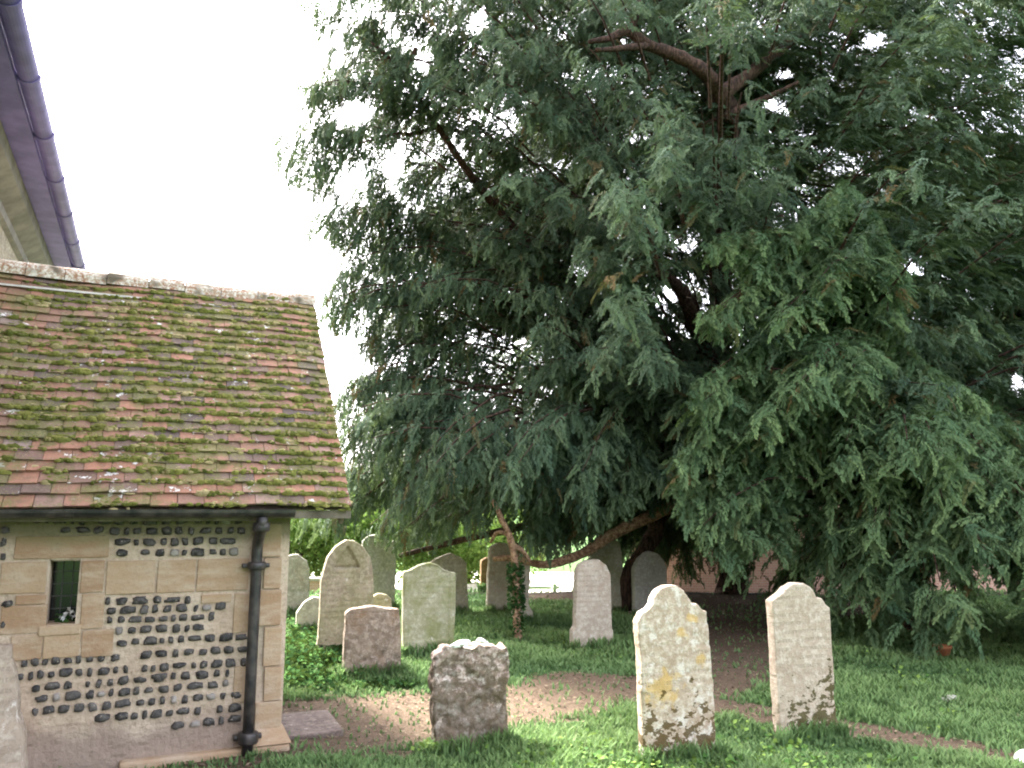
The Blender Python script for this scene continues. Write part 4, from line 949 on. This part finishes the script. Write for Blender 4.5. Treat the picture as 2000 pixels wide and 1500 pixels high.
def bush(name, label, cat, x, y, z0, rx, ry, rz, n, size, mat, group=None, trunk=None):
    o = empty(name, (x, y, z0)); tag(o, label, cat, group)
    k = 26; cs = rng.normal(0, 1, (k, 3)); cs /= np.linalg.norm(cs, axis=1, keepdims=True); cs *= rng.uniform(.35, .95, (k, 1)); cs = cs * [rx, ry, rz * .5] + [0, 0, rz * .55 + (trunk or 0)]
    w = rng.integers(0, k, n); c = cs[w] + rng.normal(0, 1, (n, 3)) * np.array([rx, ry, rz * .5]) * .17
    c = c[c[:, 2] > .05]; n = len(c); d = rng.normal(0, 1, (n, 3)); u = rng.normal(0, .6, (n, 3)) + [0, 0, 1]
    V, Qd, A = sprays(BROAD_T, c, d, u, np.full(n, size) * rng.uniform(.6, 1.3, n), np.column_stack([rng.random(n), np.clip(rng.normal(.6, .3, n), 0, 1), rng.random(n) * .85]))
    link('crown' if trunk else 'foliage', np_mesh('foliage', V, Qd, A), mat, o)
    m = MB(); h = (trunk or 0) + rz * .5; m.tube([(0, 0, -.3), (.05, 0, h * .5), (-.05, .05, h)], [.04 * rx + .03, .03 * rx + .02, .01], 8)
    for a in range(6): m.tube([(0, 0, h * .4), (rx * .3 * math.cos(a), ry * .3 * math.sin(a), h * .8), (rx * .6 * math.cos(a), ry * .6 * math.sin(a), h * 1.05)], [.03 * rx, .02 * rx, .006], 6)
    m.build('trunk' if trunk else 'stems', M['bark'], o, True); return o
g_ = 'pale green shrubs beside the lane'
for i, (px, Yd, rx, rz, lab) in enumerate([(560, 19.2, 1.5, 2.2, 'pale green shrub beside the lane, farthest left by the church corner'), (650, 19.6, 1.3, 2.0, 'pale green shrub beside the lane behind the pointed headstone'), (750, 19.4, 1.2, 2.3, 'pale green shrub beside the lane behind the tall dark headstone'), (915, 21, 1.0, 2.2, 'pale green shrub beside the lane left of the ivy-clad stem'), (1010, 22, .9, 2.6, 'pale green shrub beside the lane behind the ivy-clad stem'), (845, 19.8, 1.1, 2.1, 'pale green shrub beside the lane behind the greenish headstone')]):
    p = at(px, 1000, Yd); bush('shrub', lab, 'shrub', p[0], Yd, -.22, rx, .9, rz, 1100, .26, M['lime_leaf'], g_)
for i, (px, Yd, rx, h, lab) in enumerate([(440, 62, 4.5, 6.5, 'distant rounded tree mostly behind the vestry roof'), (690, 70, 5, 5.5, 'distant low tree beyond the lane, seen under the left boughs'), (900, 66, 5, 6.5, 'distant tree beyond the lane, behind the middle of the yew'), (1130, 72, 5, 7, 'distant tree left of the brick house, behind the yew')]):
    p = at(px, 1000, Yd); bush('tree', lab, 'tree', p[0], Yd, -.3, rx, rx, h - 1.5, 1500, .8, M['far_leaf'], 'distant trees beyond the lane', 1.2)
p = at(580, 1000, 22); m = MB(); m.box(-.09, .09, -.09, .09, 0, 1.2, bev=.01); po = m.build('post', M['white']); po.location = (p[0], 22, -.215)
m = MB(); m.box(-.12, .12, -.12, .12, 1.2, 1.26, bev=.015); m.build('cap', M['white'], po); tag(po, 'white painted gatepost beyond the far left headstone', 'post')
p = at(1045, 1000, 17.2); fe = empty('rail_fence', (p[0], 17.2, -.2)); tag(fe, 'low white rail beside the lane, right of the ivy-clad stem', 'fence')
m = MB(); m.box(-.6, .5, -.03, .03, .20, .27, bev=.008); m.build('rail', M['white'], fe)
for x in (-.5, .4): m = MB(); m.box(x - .04, x + .04, -.031 - .07, -.031, -.1, .32, bev=.008); m.build('post', M['white'], fe)
xa = at(1232, 1000, 18.6)[0]; xb = at(2250, 1000, 18.6)[0]; m = MB(); m.box(0, xb - xa, 0, .3, -.1, 1.75)
pw = m.build('brick_wall', M['brick']); pw.location = (xa, 18.6, -.21); m = MB(); m.box(-.05, xb - xa + .05, -.05, .35, 1.753, 1.83, bev=.01); m.build('coping', M['brick'], pw)
tag(pw, 'long pink brick wall along the lane, glimpsed behind the yew trunk', 'wall')
p = at(640, 1000, 18.6); m = MB(); m.box(-2.6, 1.6, -.12, .12, -.1, .36, bev=.01); gw = m.build('garden_wall', M['brick']); gw.location = (p[0], 17.6, -.21)
m = MB(); m.box(-2.64, 1.64, -.15, .15, .362, .42, bev=.01); m.build('coping', M['lane'], gw); tag(gw, 'low pink brick wall at the lane edge behind the left headstones', 'wall')

# ------------------------------------------------------------------ grass, weeds, ivy ground cover and fallen needles
def clear_of_church(P):
    L = (P - W0[:2]) @ RM[:2, :2].T
    return ~((L[:, 0] < .07) & (L[:, 1] > -.07))
def scatter(n, y0, y1, wfac=.74, power=1.6):
    y = y0 + (y1 - y0) * rng.random(n) ** power; x = (rng.random(n) * 2 - 1) * wfac * y; P = np.column_stack([x, y]); return P[clear_of_church(P)]
nf = lambda P, s, o=0: np.array([noise.noise(Vector((a * s + o, c * s, o))) for a, c in P])
P = scatter(330000, 4.3, 16.6); dm = dirt_at(P); k = nf(P, 1.1, 3); k2 = nf(P, 4.5, 9)
P_ok = rng.random(len(P)) < np.clip(1.15 - 1.4 * dm + .5 * k + .6 * k2, .045, 1)
P_ok &= ~((P[:, 1] > 14.5) & (rng.random(len(P)) < .8))
P = P[P_ok]; k = k[P_ok]; k2 = k2[P_ok]; n_open = len(P)
for (o_, e_, nr_, xa_, xb_) in TUFTS:
    m_ = 420 if o_[1] < 8 else 200; t_ = rng.uniform(xa_ - .05, xb_ + .05, m_); q_ = .01 + np.abs(rng.normal(0, .045, m_))
    kk = rng.random(m_) < (.35 + .65 * (np.sin(t_ * 19 + o_[0] * 7) > -.3)); P = np.concatenate([P, (o_[:2] + t_[:, None] * e_[:2] + q_[:, None] * nr_[:2])[kk]])
k = np.concatenate([k, np.full(len(P) - n_open, .9)]); k2 = np.concatenate([k2, np.full(len(P) - n_open, .8)]); n = len(P)
h = (.040 + .035 * rng.random(n)) * (1 + .75 * k + .55 * k2) * (1 - .45 * np.clip(dirt_at(P), 0, 1)) * (1 + .04 * (P[:, 1] - 5)); w = .0035 + .0011 * P[:, 1]
az = rng.uniform(0, 2 * math.pi, n); ln = rng.uniform(.15, .9, n); dx, dy = np.cos(az), np.sin(az); sx, sy = -dy, dx
B = np.column_stack([P, gz(P[:, 0], P[:, 1]) - .005]); w = w * rng.uniform(.6, 1.3, n)
mid = B + np.column_stack([dx * h * ln * .3, dy * h * ln * .3, h * .6]); tip = B + np.column_stack([dx * h * ln, dy * h * ln, h])
sv = np.column_stack([sx * w, sy * w, np.zeros(n)])
V = np.stack([B - sv, B + sv, mid + sv * .7, tip, mid - sv * .7], 1).reshape(-1, 3)
i0 = np.arange(n, dtype=np.int32)[:, None] * 5
Qd = np.concatenate([i0 + np.array([[0, 1, 2, 4]]), ], 0); T3 = i0 + np.array([[4, 2, 3, 3]])
hue = np.clip(.5 + .8 * np.where(np.arange(n) < n_open, k, 0) + .35 * k2 + rng.normal(0, .2, n), 0, 1); dry = (rng.random(n) < .12 + .2 * np.clip(dirt_at(P), 0, 1)).astype(float) * rng.random(n)
tn = np.clip(.25 + .5 * nf(P[:, :2], .8, 21), 0, 1)
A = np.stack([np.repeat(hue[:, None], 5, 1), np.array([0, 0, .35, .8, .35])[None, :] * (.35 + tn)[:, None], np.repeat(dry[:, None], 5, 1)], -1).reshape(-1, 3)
# second face as a narrow quad ending in a point
V2 = tip + sv * .06; Vall = np.concatenate([V, V2]); A2 = A.reshape(-1, 5, 3)[:, 3]
T3 = np.column_stack([i0[:, 0] + 4, i0[:, 0] + 2, 5 * n + np.arange(n), i0[:, 0] + 3])
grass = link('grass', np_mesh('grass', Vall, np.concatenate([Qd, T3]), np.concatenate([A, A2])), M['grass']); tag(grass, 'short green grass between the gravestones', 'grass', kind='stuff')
print('blades', n)
P = scatter(60000, 4.3, 14); dm = dirt_at(P); k = nf(P, .9, 31); k2 = nf(P, 3, 37)
edge = np.exp(-((P[:, 1] - 5.3) / .5) ** 2)
P = P[rng.random(len(P)) < np.clip(-.04 + 1.1 * k + .5 * k2 + .3 * edge - .7 * dm, 0, 1)]
c = np.column_stack([P, gz(P[:, 0], P[:, 1]) + .02 + .05 * rng.random(len(P))]); V, Qd, A = leaf_cards(c, .038, 1.1); 
wd = link('weeds', np_mesh('weeds', V, Qd, A), M['weed_leaf']); tag(wd, 'patches of low leafy weeds in the grass', 'weeds', kind='stuff')
print('weeds', len(P))
# dark ground ivy at the left graves and a clump at the foot of the crumbling stone
cl = []
for (px, py, rx, ry, n, hh) in [(575, 1275, .55, .9, 1500, .16), (640, 1300, .5, .5, 900, .14), (600, 1330, .4, .3, 500, .1), (600, 1225, .5, .6, 700, .14), (745, 1340, .45, .12, 240, .05)]:
    g = G(px, py); a = rng.normal(0, .55, (n, 2)) * [rx, ry] + g[:2]; a = a[clear_of_church(a)]; cl.append(np.column_stack([a, gz(a[:, 0], a[:, 1]) + hh * rng.random(len(a))]))
V, Qd, A = leaf_cards(np.concatenate(cl), .06, .9); tag(link('ground_ivy', np_mesh('ground_ivy', V, Qd, A), M['ivy_leaf']), 'dark ivy ground cover around the left-hand graves', 'ground cover', kind='stuff')
g = G(848, 1468); wp = empty('weed_plant', (g[0], g[1], gz(g[0], g[1]))); tag(wp, 'leafy green weed at the left foot of the crumbling square headstone', 'weed')
cen = rng.normal(0, 1, (70, 3)) * [.05, .035, .03] + [0, -.03, .055]; V, Qd, A = leaf_cards(cen, .05, .9); link('leaves', np_mesh('leaves', V, Qd, A), M['weed_leaf'], wp)
m = MB()
for k in range(9): a = k * .7; m.tube([(0, -.03, 0), (.04 * math.cos(a), -.03 + .03 * math.sin(a), .07)], [.003, .002], 4)
m.build('stems', M['weed_leaf'], wp)
P = scatter(150000, 4.3, 17, .74, 1.4); dm = dirt_at(P); P = P[rng.random(len(P)) < np.clip(dm * .8 - .1, .02, 1)]; n = len(P)
c = np.column_stack([P, gz(P[:, 0], P[:, 1]) + .006 + .012 * rng.random(n)]); az = rng.normal(.3, 1.2, n); l = rng.uniform(.005, .026, n) * (.65 + .05 * P[:, 1]); w = l * rng.uniform(.08, .4, n)
d = np.column_stack([np.cos(az), np.sin(az), rng.normal(0, .2, n)]); s = np.column_stack([-np.sin(az), np.cos(az), rng.normal(0, .3, n)])
V = np.stack([c - d * l[:, None], c + s * w[:, None], c + d * l[:, None], c - s * w[:, None]], 1).reshape(-1, 3)
A = np.repeat(np.column_stack([rng.random(n), rng.random(n), rng.random(n)]), 4, 0)
tag(link('leaf_litter', np_mesh('leaf_litter', V, np.arange(4 * n, dtype=np.int32).reshape(-1, 4), A), M['litter']), 'fallen brown yew needles and twigs on the bare earth', 'litter', kind='stuff')
print('litter', n)
